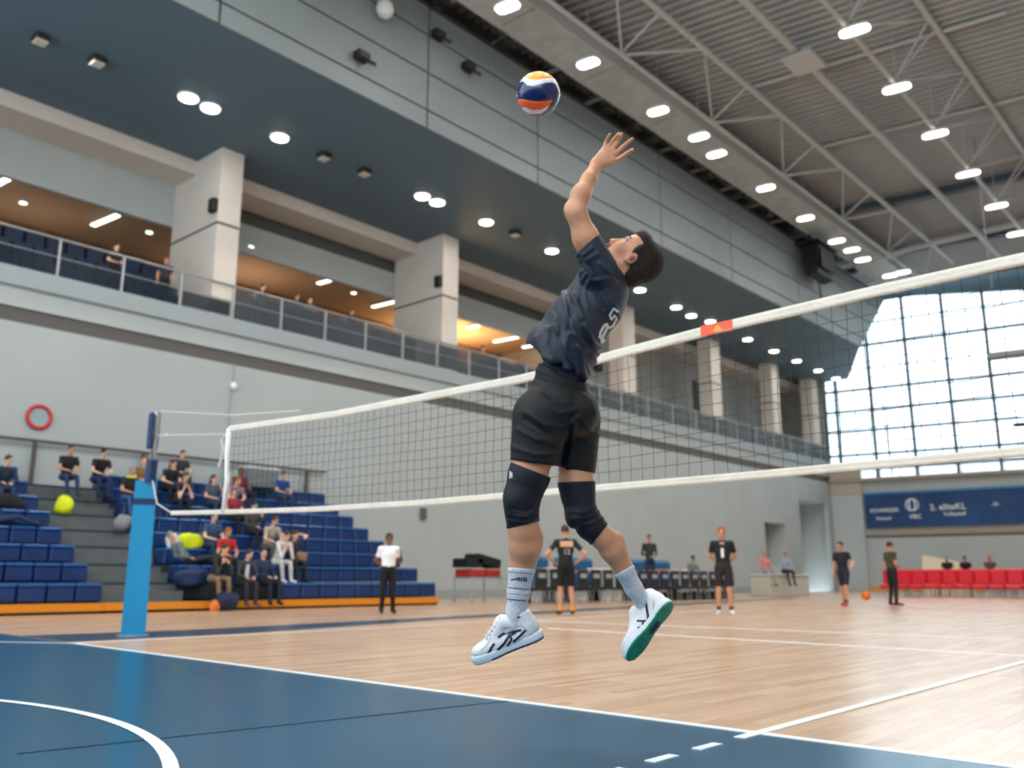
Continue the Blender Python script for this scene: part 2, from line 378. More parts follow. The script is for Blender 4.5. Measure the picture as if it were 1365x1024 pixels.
# railing in front of the window
rl = thing('window_railing', 'thin grey railing on the ledge before the big window', 'railing', E(15, 8.15, .3))
m_rail = M('steel_rail', (120, 122, 124), rough=.35, metal=.6)
mb = MB(); mb.tube([E(2.3, 9.2, .35), E(40, 9.2, .35)], .04, 6); mb.build('handrail', m_rail, rl)
mb = MB(); mb.tube([E(2.3, 8.7, .35), E(40, 8.7, .35)], .02, 5); mb.build('middle_rail', m_rail, rl)
for k in range(28):
    mb = MB(); mb.tube([E(2.3+k*1.35, 8.14, .35), E(2.3+k*1.35, 9.2, .35)], .03, 5); mb.build('post', m_rail, rl)
mb = MB(); mb.tube([E(4.6, 8.15, 1.2), E(4.4, 13.9, 1.2)], .06, 6)
tag(mb.build('lamp_pole', m_mull, loc=E(4.6, 8.15, 1.2)), 'thin dark pole standing before the left of the big window', 'pole')
# pale building outside with storey bands
bd = thing('distant_building', 'pale banded building hazily seen through the big window', 'building', E(25, 0, -40))
m_out = M('outside_facade_white', (244, 248, 252), rough=.9); m_outb = M('outside_facade_blue', (196, 222, 238), rough=.6)
mb = MB(); ebox(mb, -40, 110, -2, 17, -75, -65); mb.build('facade', m_out, bd)
for z in (3, 6.2, 9.4, 12.6):
    mb = MB(); ebox(mb, -30, 90, z, z+1.5, -64.9, -64.6); mb.build('window_band', m_outb, bd)
mb = MB(); mb.box(-140, 160, 70.5, 320, -.4, -.1); o = struct('ground_outside', mb, M('outside_paving', (190, 196, 200), rough=.8))

# banner on the end wall
bn = thing('banner', 'long navy blue sponsor banner hung on the end wall', 'banner', E(10, 5.6, .1))
m_ban = M('navy_banner_cloth', (14, 62, 112), rough=.6, noise=.35, nscale=.25); m_bw = M('banner_print_white', (215, 222, 230), rough=.6)
mb = MB(); NB = 40; V = []; F = []
for i in range(NB+1):
    s = 2.35+i*(30-2.35)/NB
    for z in (4.5, 5.4, 6.3, 7.0): V.append(E(s, z, .30+.04*sin(i*1.7+z)))
for i in range(NB):
    for j in range(3): a = i*4+j; F.append((a, a+4, a+5, a+1))
mb.add(V, F); ebox(mb, 2.35, 30, 4.5, 7.0, .2, .25); mb.build('cloth', m_ban, bn)
for txt, s, z, sz in (('SCHWEIZER', 3.7, 5.72, .36), ('Verband', 3.6, 5.15, .3), ('VBC', 5.75, 5.2, .42), ('2. eliteKL', 7.9, 5.8, .6), ('Volleyball', 8.3, 5.3, .36), ('-V-', 10.9, 5.85, .4), ('-V-', 13.2, 5.85, .4)):
    mb = MB(); add_text(mb, txt, sz, E(s, z, .37), d2, (0, 0, 1), .01, bold=.006); mb.build('lettering', m_bw, bn)
mb = MB(); c = E(5.6, 6.05, .37)
for k in range(3):
    mb.tube([c+d2*(.42*cos(a))*(1 if k == 0 else .35+.1*k)+Vector((0, 0, .42*sin(a))) for a in [2*pi*j/20 for j in range(20)]], .045, 5, closed=True)
mb.build('round_emblem', m_bw, bn)
mb = MB(); ebox(mb, 2.35, 30, 6.88, 7.04, .24, .4); mb.build('top_hem', M('bright_blue_hem', (34, 110, 168), rough=.5), bn)

# ================================================================ ROOF
m_deck = M('corrugated_deck', (150, 152, 152), rough=.5, metal=.3, noise=.06, nscale=.2)
m_steel = M('light_grey_steel', (176, 182, 184), rough=.5)
dd = Vector((.98752, .15744, 0)); nn = Vector((-.15744, .98752, 0))
mb = MB(); V = []; F = []; per = .46; K = 167; base = Vector((-20.7, -10, 22.4))
prof = [(0, 0), (.14, 0), (.22, -.16), (.38, -.16)]
rowsn = 0
for k in range(K):
    for u, h in prof:
        q = base+nn*((k+u/.46)*per)
        for xx in (-1.5, 32): 
            V.append((q.x+dd.x*xx, q.y+dd.y*xx, 22.4+h))
        rowsn += 1
for i in range(rowsn-1): F.append((2*i, 2*i+1, 2*i+3, 2*i+2))
mb.add(V, F); mb.prism([(-22.2, -10, 22.42), (12.2, -10, 22.42), (12.2, 72.7, 22.42), (-22.2, 67.3, 22.42)], (0, 0, .18)); o = struct('ceiling', mb, m_deck, 'ribbed grey metal roof deck high above the court')
# wall strip above the fascia top up to the deck
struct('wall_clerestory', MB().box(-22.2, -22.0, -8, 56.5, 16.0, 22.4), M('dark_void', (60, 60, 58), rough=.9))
# catwalk band beside the fascia
cat = thing('catwalk', 'pale perforated catwalk running along the roof edge', 'catwalk', (-19, 30, 20.9))
m_cat = M('pale_catwalk_mesh', (168, 178, 180), rough=.6, noise=.15, nscale=1.2)
for k in range(14): MB().box(-20.0, -18.2, -8+k*5, -8+k*5+4.94, 20.85, 20.95).build('deck_plate', m_cat, cat)
for x in (-20.0, -18.2): MB().box(x-.04, x+.04, -8, 62, 20.7, 21.15).build('edge_beam', m_steel, cat)
for k in range(24): MB().box(-21.9, -18.2, -7+k*3, -6.9+k*3, 21.15, 21.3).build('hanger_bar', m_steel, cat)
posn = ['first', 'second', 'third', 'fourth', 'fifth', 'sixth', 'seventh', 'eighth', 'ninth', 'tenth', 'eleventh', 'twelfth', 'thirteenth', 'fourteenth', 'fifteenth', 'sixteenth']
# brackets / small projectors between fascia and catwalk
m_blk = M('black_metal', (22, 23, 25), rough=.5)
for i, y in enumerate([16.2, 19.0, 22.3, 25.5, 28.7, 30.7, 32.2, 35.1, 37.2, 40.3, 43.7, 47.0, 50, 53, 56]):
    b = thing('bracket_arm', 'black bracket arm on the fascia top, %s from the left' % posn[i], 'bracket', (-20.5, y, 20.4), 'black bracket arms along the fascia top')
    MB().box(-20.6, -19.9, y-.07, y+.07, 20.42, 20.55).build('arm', m_blk, b)
    MB().bevbox(-20.35, -19.85, y-.28, y+.28, 20.2, 20.42, .05).build('head', m_blk, b)
# trusses
def truss(label, x0, z0, x1, z1, Y0, Y1, bays, yoff):
    t_ = thing('roof_truss', label, 'truss', ((x0+x1)/2, Y0, z0))
    MB().tube([(x0, Y0, z0), (x0, Y1, z0)], .10, 8).build('lower_chord', m_steel, t_)
    MB().tube([(x1, Y0, z1), (x1, Y1, z1)], .13, 8).build('upper_chord', m_steel, t_)
    for a, b in zip(bays[:-1], bays[1:]):
        m_ = (a+b)/2+yoff
        MB().tube([(x0, a, z0), (x1, m_, z1)], .07, 6).build('diagonal', m_steel, t_)
        MB().tube([(x1, m_, z1), (x0, b, z0)], .045, 6).build('diagonal', m_steel, t_)
        MB().tube([(x0, a, z0+.1), (x1, a+(x1-x0)*.16, z1)], .05, 6).build('strut', m_steel, t_)
    return t_
truss('long white roof truss nearest the fascia', -17.2, 20.25, -15.6, 21.5, -6, 62, [-4, 4, 13, 20.3, 25.7, 32.6, 39.6, 47, 54, 61], 0)
truss('long white roof truss at the upper right of the photo', -10.1, 20.2, -8.4, 22.0, -6, 62, [-4, 4, 12, 19.6, 24.6, 29.5, 34.4, 39.4, 44.6, 49.7, 54.7, 60], 1.9)
truss('roof truss beyond the right edge of the photo', -2.4, 20.2, -.8, 22.0, -6, 62, [-4, 6, 16, 26, 36, 46, 56], 1.9)
bm = thing('roof_beam', 'thick grey main roof tube with a square plate', 'beam', (-12.8, 20, 21.4))
MB().tube([(-12.8, -6, 21.3), (-12.8, 62, 21.3)], .17, 10).build('tube', m_steel, bm)
MB().bevbox(-13.35, -12.1, 31.2, 32.8, 20.95, 21.1, .03).build('plate', m_steel, bm)
for i, y in enumerate((49.8, 58.5)):
    b = MB().obox((-12, y+1, 21.9), 22, .5, .4, dd, nn).build('cross_beam', M('dark_purlin', (70, 78, 84), rough=.6), loc=(-12, y+1, 21.9))
    tag(b, ('dark cross beam under the roof deck before the window', 'dark cross beam under the roof deck closest to the window')[i], 'beam')
for i, y in enumerate((34.0, 41.5)):
    b = MB(); b.tube([Vector((-16, y, 22.1))+dd*0, Vector((-16, y, 22.1))+dd*10], .09, 6)
    tag(b.build('purlin', m_steel, loc=(-16, y, 22.1)), ('pale cross tube under the deck nearer the camera', 'pale cross tube under the deck nearer the window')[i], 'beam')
# duct in front of window
mb = MB(); mb.tube([(-20, 56, 20.6), (-16.5, 57, 21.4), (-10, 58.5, 21.9), (2, 60, 22.0)], .22, 10)
tag(mb.build('air_duct', m_steel, loc=(-10, 58.5, 21.9)), 'pale round duct sweeping over the big window', 'duct')
mb = MB(); mb.obox((-8.2, 45.4, 10.9), 4.2, .5, .28, (.98, .157, 0), (-.157, .98, 0)); mb.tube([(-9.8, 45.1, 11), (-9.8, 45.1, 21.9)], .02, 5); mb.tube([(-6.6, 45.6, 11), (-6.6, 45.6, 21.9)], .02, 5)
tag(mb.build('hanging_beam', M('grey_duct', (110, 116, 124), rough=.5), loc=(-8.2, 45.4, 10.9)), 'grey boxed beam hanging in front of the window', 'beam')
# basket/camera bracket near right edge
hb = thing('hanging_device', 'small dark device on a thin cage hanging before the window', 'fixture', (-9.1, 45, 7.5))
mb = MB(); mb.bevbox(-9.6, -8.6, 44.9, 45.2, 7.5, 7.68, .04); mb.build('body', m_blk, hb)
mb = MB()
for x in (-9.3, -8.6, -7.9): mb.tube([(x, 45, 7.6), (x, 45, 5.2)], .02, 5)
for z in (6.6, 5.9, 5.2): mb.tube([(-9.3, 45, z), (-7.9, 45, z)], .02, 5)
mb.tube([(-9.1, 45.05, 7.68), (-9.1, 45.05, 10.8)], .02, 5)
mb.build('cage', m_blk, hb)

# ================================================================ LAMPS
m_lamp = M('lamp_glass_cool', (255, 250, 240), emit=9); m_house = M('lamp_housing', (190, 192, 192), rough=.5)
m_lampo = M('lamp_glass_off', (206, 200, 190), rough=.4)
posn = ['first', 'second', 'third', 'fourth', 'fifth', 'sixth', 'seventh', 'eighth', 'ninth', 'tenth', 'eleventh', 'twelfth', 'thirteenth', 'fourteenth', 'fifteenth', 'sixteenth']
def roof_lamp(x, y, z, label, grp, rot=0, w=.8, l=.42):
    t_ = thing('flood_light', label, 'ceiling light', (x, y, z), grp)
    mb = MB(); mb.obox((x, y, z+.07), w, l, .14, dd, nn); mb.build('housing', m_house, t_)
    mb = MB()
    n = 14; P = []
    for k in range(n):
        a = 2*pi*(k+.5)/n; cx_ = abs(cos(a))**.6*(1 if cos(a) > 0 else -1); sy_ = abs(sin(a))**.6*(1 if sin(a) > 0 else -1)
        P.append(Vector((x, y, z-.04))+dd*cx_*w*.55+nn*sy_*l*.62)
    mb.prism(P, (0, 0, .04)); mb.build('lens', m_lamp, t_)
    MB().tube([(x, y, z+.14), (x, y, 22.4)], .02, 5).build('hanger', m_steel, t_)
    return t_
L0 = [(-18.2, 20.3), (-18.2, 24.9), (-18.15, 29.7), (-18.0, 32.8), (-18.24, 34.8), (-18.2, 39.7), (-18.34, 44.7), (-18.4, 49.1), (-18.3, 51.1), (-18.44, 53.2), (-17.4, 57.2), (-18.23, 57.3), (-18.8, 59.1)]
for i, (x, y) in enumerate(L0):
    roof_lamp(x, y, 19.95, 'lit flood light beside the fascia, %s from the top' % (posn[i] if i else 'first'), 'flood lights beside the fascia')
L3 = [(-9.82, 29.56), (-10.04, 34.5), (-10.09, 39.5), (-10.15, 44.7), (-10.15, 49.8), (-10.29, 54.8)]
for i, (x, y) in enumerate(L3):
    roof_lamp(x, y, 19.95, 'lit flood light at the upper right, %s from the top' % (posn[i] if i else 'first'), 'flood lights at the upper right', w=.95)
lampY = [(12.5, -24.76), (13.3, -24.82), (15.93, -24.82), (22.5, -24.7), (23.3, -24.68), (26.1, -24.6), (30.6, -24.66), (38.1, -24.79), (42.0, -24.98), (44.0, -25.2), (45.8, -24.98), (50.9, -25.2), (54.8, -25.3), (58.4, -25.34), (62.2, -25.42), (65.6, -25.5)]
for i, (y, x) in enumerate(lampY):
    t_ = thing('soffit_light', 'lit downlight in the dark soffit, %s from the left' % (posn[i] if i else 'first'), 'ceiling light', (x, y, 15.7), 'lit downlights in the soffit')
    MB().disc((x, y, 15.64), .34, 18, .07).build('ring', m_house, t_); MB().disc((x, y, 15.60), .29, 18, .05).build('lens', m_lamp, t_)
offY = [(8.1, -24.9), (9.65, -24.8), (17.76, -24.77), (19.54, -24.67), (27.8, -24.45)]
for i, (y, x) in enumerate(offY):
    t_ = thing('soffit_spotlight', 'unlit square spotlight in the dark soffit, %s from the left' % (posn[i] if i else 'first'), 'ceiling light', (x, y, 15.7), 'unlit spotlights in the soffit')
    MB().bevbox(x-.22, x+.22, y-.2, y+.2, 15.52, 15.71, .03).build('housing', m_joint, t_); MB().bevbox(x-.19, x+.19, y-.17, y+.17, 15.48, 15.53, .02).build('lens', m_lampo, t_)
m_tube = M('tube_light', (240, 250, 235), emit=5)
gl_ = [(-31.4, 9.5), (-31.9, 13.3), (-31.0, 18.3), (-31.1, 23.0), (-32.0, 26.9), (-31.1, 32.6), (-32.0, 35.6), (-31.6, 37.6)]
for i, (x, y) in enumerate(gl_):
    t_ = thing('tube_light', 'long lit tube light under the gallery ceiling, %s from the left' % (posn[i] if i else 'first'), 'ceiling light', (x, y, 13.85), 'tube lights under the gallery ceiling')
    MB().obox((x, y, 13.80), 1.7, .24, .09, (.99, .1, 0), (-.1, .99, 0)).build('housing', m_house, t_)
    MB().obox((x, y, 13.74), 1.66, .2, .05, (.99, .1, 0), (-.1, .99, 0)).build('diffuser', m_tube, t_)
for i, (x, y) in enumerate(((-32.6, 10.7), (-31.9, 15.0), (-31.1, 21.1), (-31.9, 24.9))):
    t_ = thing('recessed_spot', 'small round spot in the gallery ceiling, %s from the left' % (posn[i] if i else 'first'), 'ceiling light', (x, y, 13.85), 'small spots in the gallery ceiling')
    MB().disc((x, y, 13.78), .16, 14, .06).build('ring', m_house, t_); MB().disc((x, y, 13.76), .12, 14, .03).build('lens', m_tube, t_)
# speaker hanging by the fascia
sp = thing('loudspeaker', 'black loudspeaker box hanging off the fascia by the window', 'loudspeaker', (-19.9, 49.9, 18.2))
mb = MB(); mb.prism([(-20.3, 48.6, 19.9), (-19.3, 48.6, 19.9), (-19.45, 48.6, 18.2), (-20.1, 48.6, 18.1)], (0, 2.3, 0)); mb.build('cabinet', m_blk, sp)
mb = MB(); mb.box(-19.28, -19.24, 48.75, 50.75, 18.5, 19.7); mb.build('grille', M('grille_dark', (48, 44, 44), rough=.8), sp)
mb = MB(); mb.box(-20.6, -19.2, 48.3, 51.2, 20.0, 20.12); mb.tube([(-19.8, 48.7, 19.8), (-19.8, 48.7, 20.6)], .05); mb.tube([(-19.8, 50.8, 19.8), (-19.8, 50.8, 20.6)], .05); mb.tube([(-20.2, 50.5, 18.2), (-20.4, 51.2, 17.2)], .05, 6); mb.build('mount', m_blk, sp)
# dome light and small bracket on the fascia
dl = thing('wall_spotlight', 'glass dome spotlight on the fascia at the top left', 'spotlight', (-20.4, 16.7, 19))
MB().ell((-20.35, 16.7, 18.95), (.3, .3, .34), n=14, m=10).build('glass_dome', M('dome_glass', (190, 196, 196), rough=.15), dl, smooth=True)
MB().disc((-20.6, 16.9, 19.1), .2, 12, .3, (1, 0, 0)).build('base', m_blk, dl)
for i, (y, z) in enumerate(((19.2, 19.3), (15.9, 16.9), (20.7, 18.75))):
    b = thing('fascia_bracket', ('dark bracket beside the dome spotlight', 'small dark clamp low on the fascia above the soffit', 'dark bracket below the black top rail of the fascia')[i], 'bracket', (-20.5, y, z))
    MB().bevbox(-20.6, -20.25, y-.25, y+.25, z-.15, z+.15, .05).build('clamp', m_blk, b); MB().tube([(-20.5, y, z), (-20.1, y+.3, z-.3)], .06, 6).build('arm', m_blk, b)

# ================================================================ GALLERY RAILING
m_post = M('brushed_post', (168, 172, 174), rough=.35, metal=.5)
m_bar = M('thin_rail_bar', (140, 148, 154), rough=.5)
m_tint = M('tinted_rail_glass', (24, 38, 52), rough=.25, spec=.2, alpha=.6)
rl = thing('gallery_railing', 'steel and glass railing along the gallery edge', 'railing', (-26.95, 20, 9.55))
MB().tube([(-26.95, -2, 10.72), (-26.95, 66.5, 10.72)], .035, 6).build('handrail', m_post, rl)
MB().tube([(-26.95, -2, 10.15), (-26.95, 66.5, 10.15)], .018, 5).build('middle_rail', m_bar, rl)
y = 2.2
while y < 66:
    MB().box(-27.0, -26.93, y-.03, y+.03, 9.55, 10.74).build('post', m_post, rl); y += 1.95 if y < 38 else 2.6
for a in range(20):
    y0 = 2.3+a*1.95; far = y0 > 14.5
    if not far: MB().box(-26.97, -26.95, y0, y0+1.75, 9.62, 10.1).build('glass_panel', m_tint, rl)
    else:
        mb = MB()
        for k in range(15): mb.tube([(-26.96, y0+k*.125, 9.58), (-26.96, y0+k*.125, 10.7)], .011, 4)
        tag(mb.build('bar_panel', m_bar, rl), kind='stuff')
        MB().box(-26.99, -26.98, y0, y0+1.78, 9.62, 10.6).build('glass_panel', m_tint, rl)
for a in range(11):
    y0 = 39.3+a*2.45
    mb = MB()
    for k in range(16): mb.tube([(-26.96, y0+k*.15, 9.58), (-26.96, y0+k*.15, 10.7)], .014, 4)
    tag(mb.build('bar_panel', m_bar, rl), kind='stuff')
    MB().box(-26.99, -26.98, y0, y0+2.3, 9.62, 10.6).build('glass_panel', m_tint, rl)
# dark seating rows and banners in the gallery
m_gseat = M('dark_blue_gallery_seat', (20, 38, 66), rough=.6); m_dkb = M('dark_navy_banner', (24, 34, 52), rough=.7)
m_glet = M('banner_letter_grey', (170, 180, 186), rough=.7)
for r in range(3):
    t_ = thing('gallery_bench_row', ('front', 'middle', 'rear')[r]+' row of dark blue gallery seats behind the railing', 'seating', (-28.6-r*.9, 20, 9.55), 'seat rows in the gallery')
    for ya, yb in ((-2, 1.1), (2.2, 14.95), (16.05, 25.8), (26.95, 38.2)):
        h_ = r*(.8 if yb < 16 else .4)
        MB().box(-28.99-r*.9, -28.1-r*.9, ya, yb, 9.56, 9.75+h_).build('step', m_joint, t_)
        for k in range(int((yb-ya)/.66)):
            y = ya+.03+k*.66; MB().bevbox(-28.95-r*.9, -28.45-r*.9, y, y+.6, 9.76+h_, 10.4+h_, .05).build('seat', m_gseat, t_)
bl = thing('gallery_sponsor_banner', 'dark navy lettered banners tied behind the gallery railing', 'banner', (-27.1, 22, 9.6))
for y0, y1, tx in ((17.0, 19.9, ''), (20.1, 22.1, 'HALLE'), (22.2, 24.5, 'VOLLEY'), (28, 31, ''), (31.2, 35, ''), (35.2, 38, '')):
    MB().box(-27.12, -27.08, y0, y1, 9.6, 10.55).build('cloth', m_dkb, bl)
    if tx:
        mb = MB(); add_text(mb, tx, .34, (-27.06, (y0+y1)/2, 10.3), (0, 1, 0), (0, 0, 1), .005); mb.build('lettering', m_glet, bl)
mb = MB(); mb.bevbox(-28.2, -27.7, 25.0, 25.6, 10.4, 10.7, .03)
# openings in the far grey gallery wall
struct('door_1', MB().box(-30.2, -30.12, 52.5, 54.6, 11.5, 14.0), m_blk, 'dark opening in the grey gallery wall')
sp2 = thing('wall_clock', 'round dark wall clock in the far gallery', 'clock', (-30.1, 44.5, 13.5))
MB().disc((-30.18, 44.5, 13.5), .45, 20, .1, (1, 0, 0)).build('case', m_blk, sp2); MB().disc((-30.08, 44.5, 13.5), .36, 20, .03, (1, 0, 0)).build('face', m_groove, sp2)
t_ = MB().bevbox(-30.2, -29.9, 41.2, 41.8, 12.7, 13.4, .05); tag(t_.build('wall_speaker', m_blk, loc=(-30.1, 41.5, 13)), 'small black speaker on the far gallery wall left of the clock', 'loudspeaker')

# ================================================================ WALL DETAILS
wr = thing('wall_handrail', 'dark steel handrail on brackets above the top bleacher row', 'railing', (-26.9, 12, 3.7))
m_hr = M('brown_steel', (84, 78, 74), rough=.5)
MB().tube([(-26.85, 2, 4.6), (-26.85, 20, 4.6)], .045, 6).build('handrail', m_hr, wr)
for y in (6.7, 9.9, 13.1, 16.0, 19.2): MB().box(-26.9, -26.82, y-.05, y+.05, 3.2, 4.6).build('post', m_hr, wr)
rs = thing('round_sign', 'red ring sign with a pale centre on the grey wall', 'sign', (XW, 9.97, 5.3))
mb = MB(); mb.tube([(-26.96, 9.97+.32*cos(a), 5.3+.32*sin(a)) for a in [2*pi*k/28 for k in range(28)]], .055, 6, closed=True); mb.build('ring', M('signal_red', (196, 48, 52), rough=.4), rs, smooth=True)
MB().disc((-26.99, 9.97, 5.3), .31, 24, .02, (1, 0, 0)).build('face', M('sign_face', (150, 166, 178), rough=.5), rs)
ws = thing('wall_sensor', 'small white sensor with a cable running down the wall', 'sensor', (XW, 16.07, 7.15))
MB().ell((-26.93, 16.07, 7.2), (.1, .12, .14), n=10, m=8).build('dome', M('white_plastic', (230, 232, 230), rough=.4), ws, smooth=True)
MB().tube([(-26.97, 16.07, 7.95), (-26.97, 16.07, 7.2), (-26.97, 16.0, 6.4), (-26.97, 16.02, 4.6)], .018, 5).build('cable', m_wallb, ws)
t_ = MB().bevbox(-27, -26.85, 24.85, 25.13, 3.15, 3.6, .03); tag(t_.build('wall_box', m_groove, loc=(-27, 25, 3.15)), 'small grey box fixed to the wall right of the referee', 'box')
struct('door_2', MB().box(-28.3, -28.22, 55.5, 58.4, 0, 4.3), m_galgrey, 'narrow recessed doorway in the far side wall')

# ================================================================ BLEACHERS
m_seat = M('blue_seat_vinyl', (14, 48, 100), rough=.32, spec=.5, noise=.15, nscale=2)
m_seatt = M('blue_seat_top', (22, 76, 136), rough=.28, spec=.6, noise=.2, nscale=12)
m_tread = M('grey_step_tread', (92, 98, 100), rough=.6, noise=.1, nscale=2); m_riser = M('dark_riser', (40, 50, 58), rough=.7)
m_ochre = M('ochre_kickboard', (212, 132, 28), rough=.5)
def RX(i): return -20.45-.82*i
def RZ(i): return .65+.44*i
def bleacher(label, y0, y1, n, w, front, widths=None):
    t_ = thing('bleacher', label, 'bleacher', (-20.4, (y0+y1)/2, 0))
    for i in range(8):
        x = RX(i); z = RZ(i)-.42
        MB().box(XW+.01, x, y0, y1, max(0, z-.4 if i else .05), z).build('tier', m_riser, t_)
        cnt = n
        for k in range(cnt):
            a = y0+.03+k*w
            if a+w > y1+.01: break
            if (i, k) in front: continue
            mb = MB(); mb.bevbox(x-.52, x-.01, a+.02, a+w-.02, z+.02, z+.34, .03); s_ = mb.build('seat', m_seat, t_)
            MB().bevbox(x-.53, x-.0, a+.015, a+w-.015, z+.33, z+.43, .04).build('cushion_top', m_seatt, s_)
    MB().box(-20.5, -20.36, y0, y1, .06, .23).build('kickboard', m_ochre, t_)
    MB().box(-20.6, -20.42, y0, y1, 0, .06).build('plinth', m_joint, t_)
    return t_
bleacher('blue padded bleacher block at the left edge, left of the grey aisle steps', 1.5, 9.33, 13, .6, ())
bleacher('blue padded bleacher block right of the grey aisle steps, below the net', 11.5, 19.6, 13, .62, {(0, 0), (0, 1), (0, 2), (0, 3)})
st = thing('aisle_steps', 'grey aisle stairs between the two blue bleacher blocks', 'stairs', (-20.4, 10.4, 0))
for i in range(8):
    x = RX(i); z = RZ(i)-.42
    MB().box(XW+.01, x, 9.34, 11.49, max(0, z-.4 if i else .05), z).build('tread', m_tread, st)
    if i: MB().box(x, x+.36, 9.34, 11.49, z-.44, z-.2).build('half_step', m_tread, st); MB().box(x-.02, x+.004, 9.34, 11.49, z-.05, z+.004).build('nosing', m_riser, st)
MB().box(-20.5, -20.36, 9.34, 11.49, .06, .23).build('kickboard', m_ochre, st)
MB().box(-26.98, RX(7), 9.34, 11.49, 3.32, 3.6)
# things lying in the bleachers
m_neon = M('neon_yellow_cloth', (214, 226, 20), rough=.7, noise=.15, nscale=14, bump=.6, bscale=12)
def cloth_lump(name, label, cat, c, sx, sy, sz, mat, seed=0):
    mb = MB(); r_ = np.random.default_rng(seed); n, m_ = 16, 10; V = []; F = []
    ph = r_.uniform(0, 6, 6)
    for i in range(m_+1):
        t = pi*i/m_
        for k in range(n):
            p = 2*pi*k/n; w = 1+.14*sin(3*p+ph[0]+2*t)+.08*sin(5*p+ph[1])+.07*sin(4*t+ph[2]+p)
            cz = cos(t); cz = (abs(cz)**.7)*(1 if cz > 0 else -1)
            V.append((c[0]+sx/2*w*sin(t)**.7*cos(p), c[1]+sy/2*w*sin(t)**.7*sin(p), c[2]+sz/2+sz/2*cz*(1 if cz < 0 else w)))
    for i in range(m_):
        for k in range(n): F.append((i*n+k, (i+1)*n+k, (i+1)*n+(k+1) % n, i*n+(k+1) % n))
    mb.add(V, F); return tag(mb.build(name, mat, loc=c, smooth=True), label, cat)
cloth_lump('neon_bag', 'neon yellow bag on the top aisle step by two spectators', 'bag', (-24.55, 9.95, 2.42), .32, .45, .45, m_neon, 1)
cloth_lump('yellow_jacket', 'neon yellow jacket folded over a seat right of the blue post', 'jacket', (-22.4, 12.35, 1.5), .4, .72, .42, m_neon, 2)
cloth_lump('white_bag', 'small white bag beside the yellow jacket on the seats', 'bag', (-22.3, 11.85, 1.5), .3, .32, .4, M('white_cloth', (214, 216, 216), rough=.8), 3)
cloth_lump('dark_coat', 'dark coats piled on the upper left seats', 'coat', (-24.3, 8.3, 2.42), .5, 1.1, .4, M('dark_cloth', (26, 28, 34), rough=.8, bump=.5), 4)
cloth_lump('brown_bag', 'tan bag sitting alone on the seats under the net', 'bag', (-21.75, 15.45, 1.1), .35, .42, .4, M('tan_cloth', (150, 118, 88), rough=.8, bump=.5), 5)
cloth_lump('grey_backpack', 'pale grey backpack on the steps by the yellow collared spectator', 'backpack', (-23.6, 11.1, 2.0), .35, .4, .4, M('grey_bag_cloth', (130, 130, 134), rough=.8, bump=.5), 6)
cloth_lump('blue_duffel', 'round dark blue duffel bag below the long haired spectator', 'bag', (-21.0, 11.75, .55), .45, .85, .45, M('duffel_blue', (20, 42, 84), rough=.6), 7)
cloth_lump('floor_bag', 'dark blue sports bag on the floor at the bleacher front', 'bag', (-20.1, 12.2, .0), .4, .6, .42, M('bag_navy', (22, 34, 62), rough=.7), 8)
bx = thing('equipment_cart', 'grey equipment box standing on the top row behind the net', 'box', (-26.2, 16.6, 3.7))
MB().bevbox(-26.5, -25.9, 16.2, 17.4, 3.72, 4.35, .04).build('body', M('grey_case', (110, 118, 122), rough=.5), bx); MB().bevbox(-26.52, -25.88, 16.18, 17.42, 4.3, 4.42, .03).build('lid', m_house, bx)

# ================================================================ NET POST WITH PAD
m_pad = M('cyan_post_pad', (20, 142, 196), rough=.4, noise=.03, nscale=3, bump=.1, bscale=15); m_padd = M('navy_pad_side', (22, 52, 104), rough=.45); m_band = M('navy_strap', (18, 50, 92), rough=.5)
m_cable = M('off_white_cable', (200, 196, 184), rough=.6)
def net_post(label, cx_, s_):
    t_ = thing('net_post', label, 'net post', (cx_, 5.8, 0))
    A = Vector((.443, .897, 0)); B = Vector((.897, -.443, 0)); c = Vector((cx_, 5.8, 0))
    # padding: cyan front, navy side; slightly tapered leaning prism
    def pad(z0, z1, g=0):
        k0 = 1-.10*z0/2; k1 = 1-.10*z1/2
        V = []
        for z, k in ((z0, k0), (z1, k1)):
            for i, j in ((-1,-1),(1,-1),(1,1),(-1,1)): V.append(c+A*i*(.15*k+g)+B*j*(.12*k+g)+Vector((0,0,z)))
        mb = MB(); mb.add(V, [(3,2,1,0),(4,5,6,7),(1,2,6,5),(3,0,4,7),(2,3,7,6)], 0); mb.add(V, [(0,1,5,4)], 1); return mb
    pad(.02, 1.73).build('pad', [m_pad, m_padd], t_); pad(1.75, 2.02).build('pad_top', [m_pad, m_padd], t_); pad(1.70, 1.78, .006).build('strap', m_band, t_)
    MB().tube([c+Vector((.1*s_, 0, 2.0)), c+Vector((.12*s_, 0, 2.3))], .075, 12).build('sleeve', m_padd, t_)
    MB().tube([c+Vector((.12*s_, 0, 2.02)), c+Vector((.15*s_, 0, 2.96))], .04, 12).build('pole', m_post, t_)
    MB().bevbox(cx_+.1*s_-.05, cx_+.1*s_+.05, 5.72, 5.86, 2.45, 2.95, .02).build('winch', m_band, t_)
    MB().tube([c+Vector((.2*s_, -.05, 2.9)), c+Vector((.23*s_, -.06, 2.6)), c+Vector((.18*s_, -.05, 2.4)), c+Vector((.2*s_, -.04, 2.1))], .012, 6).build('rope', m_joint, t_)
    MB().disc(c+Vector((0, 0, .0)), .2, 20, .02).build('floor_plate', m_post, t_)
    return t_
net_post('cyan padded net post at the left end of the net', -11.75, 1)
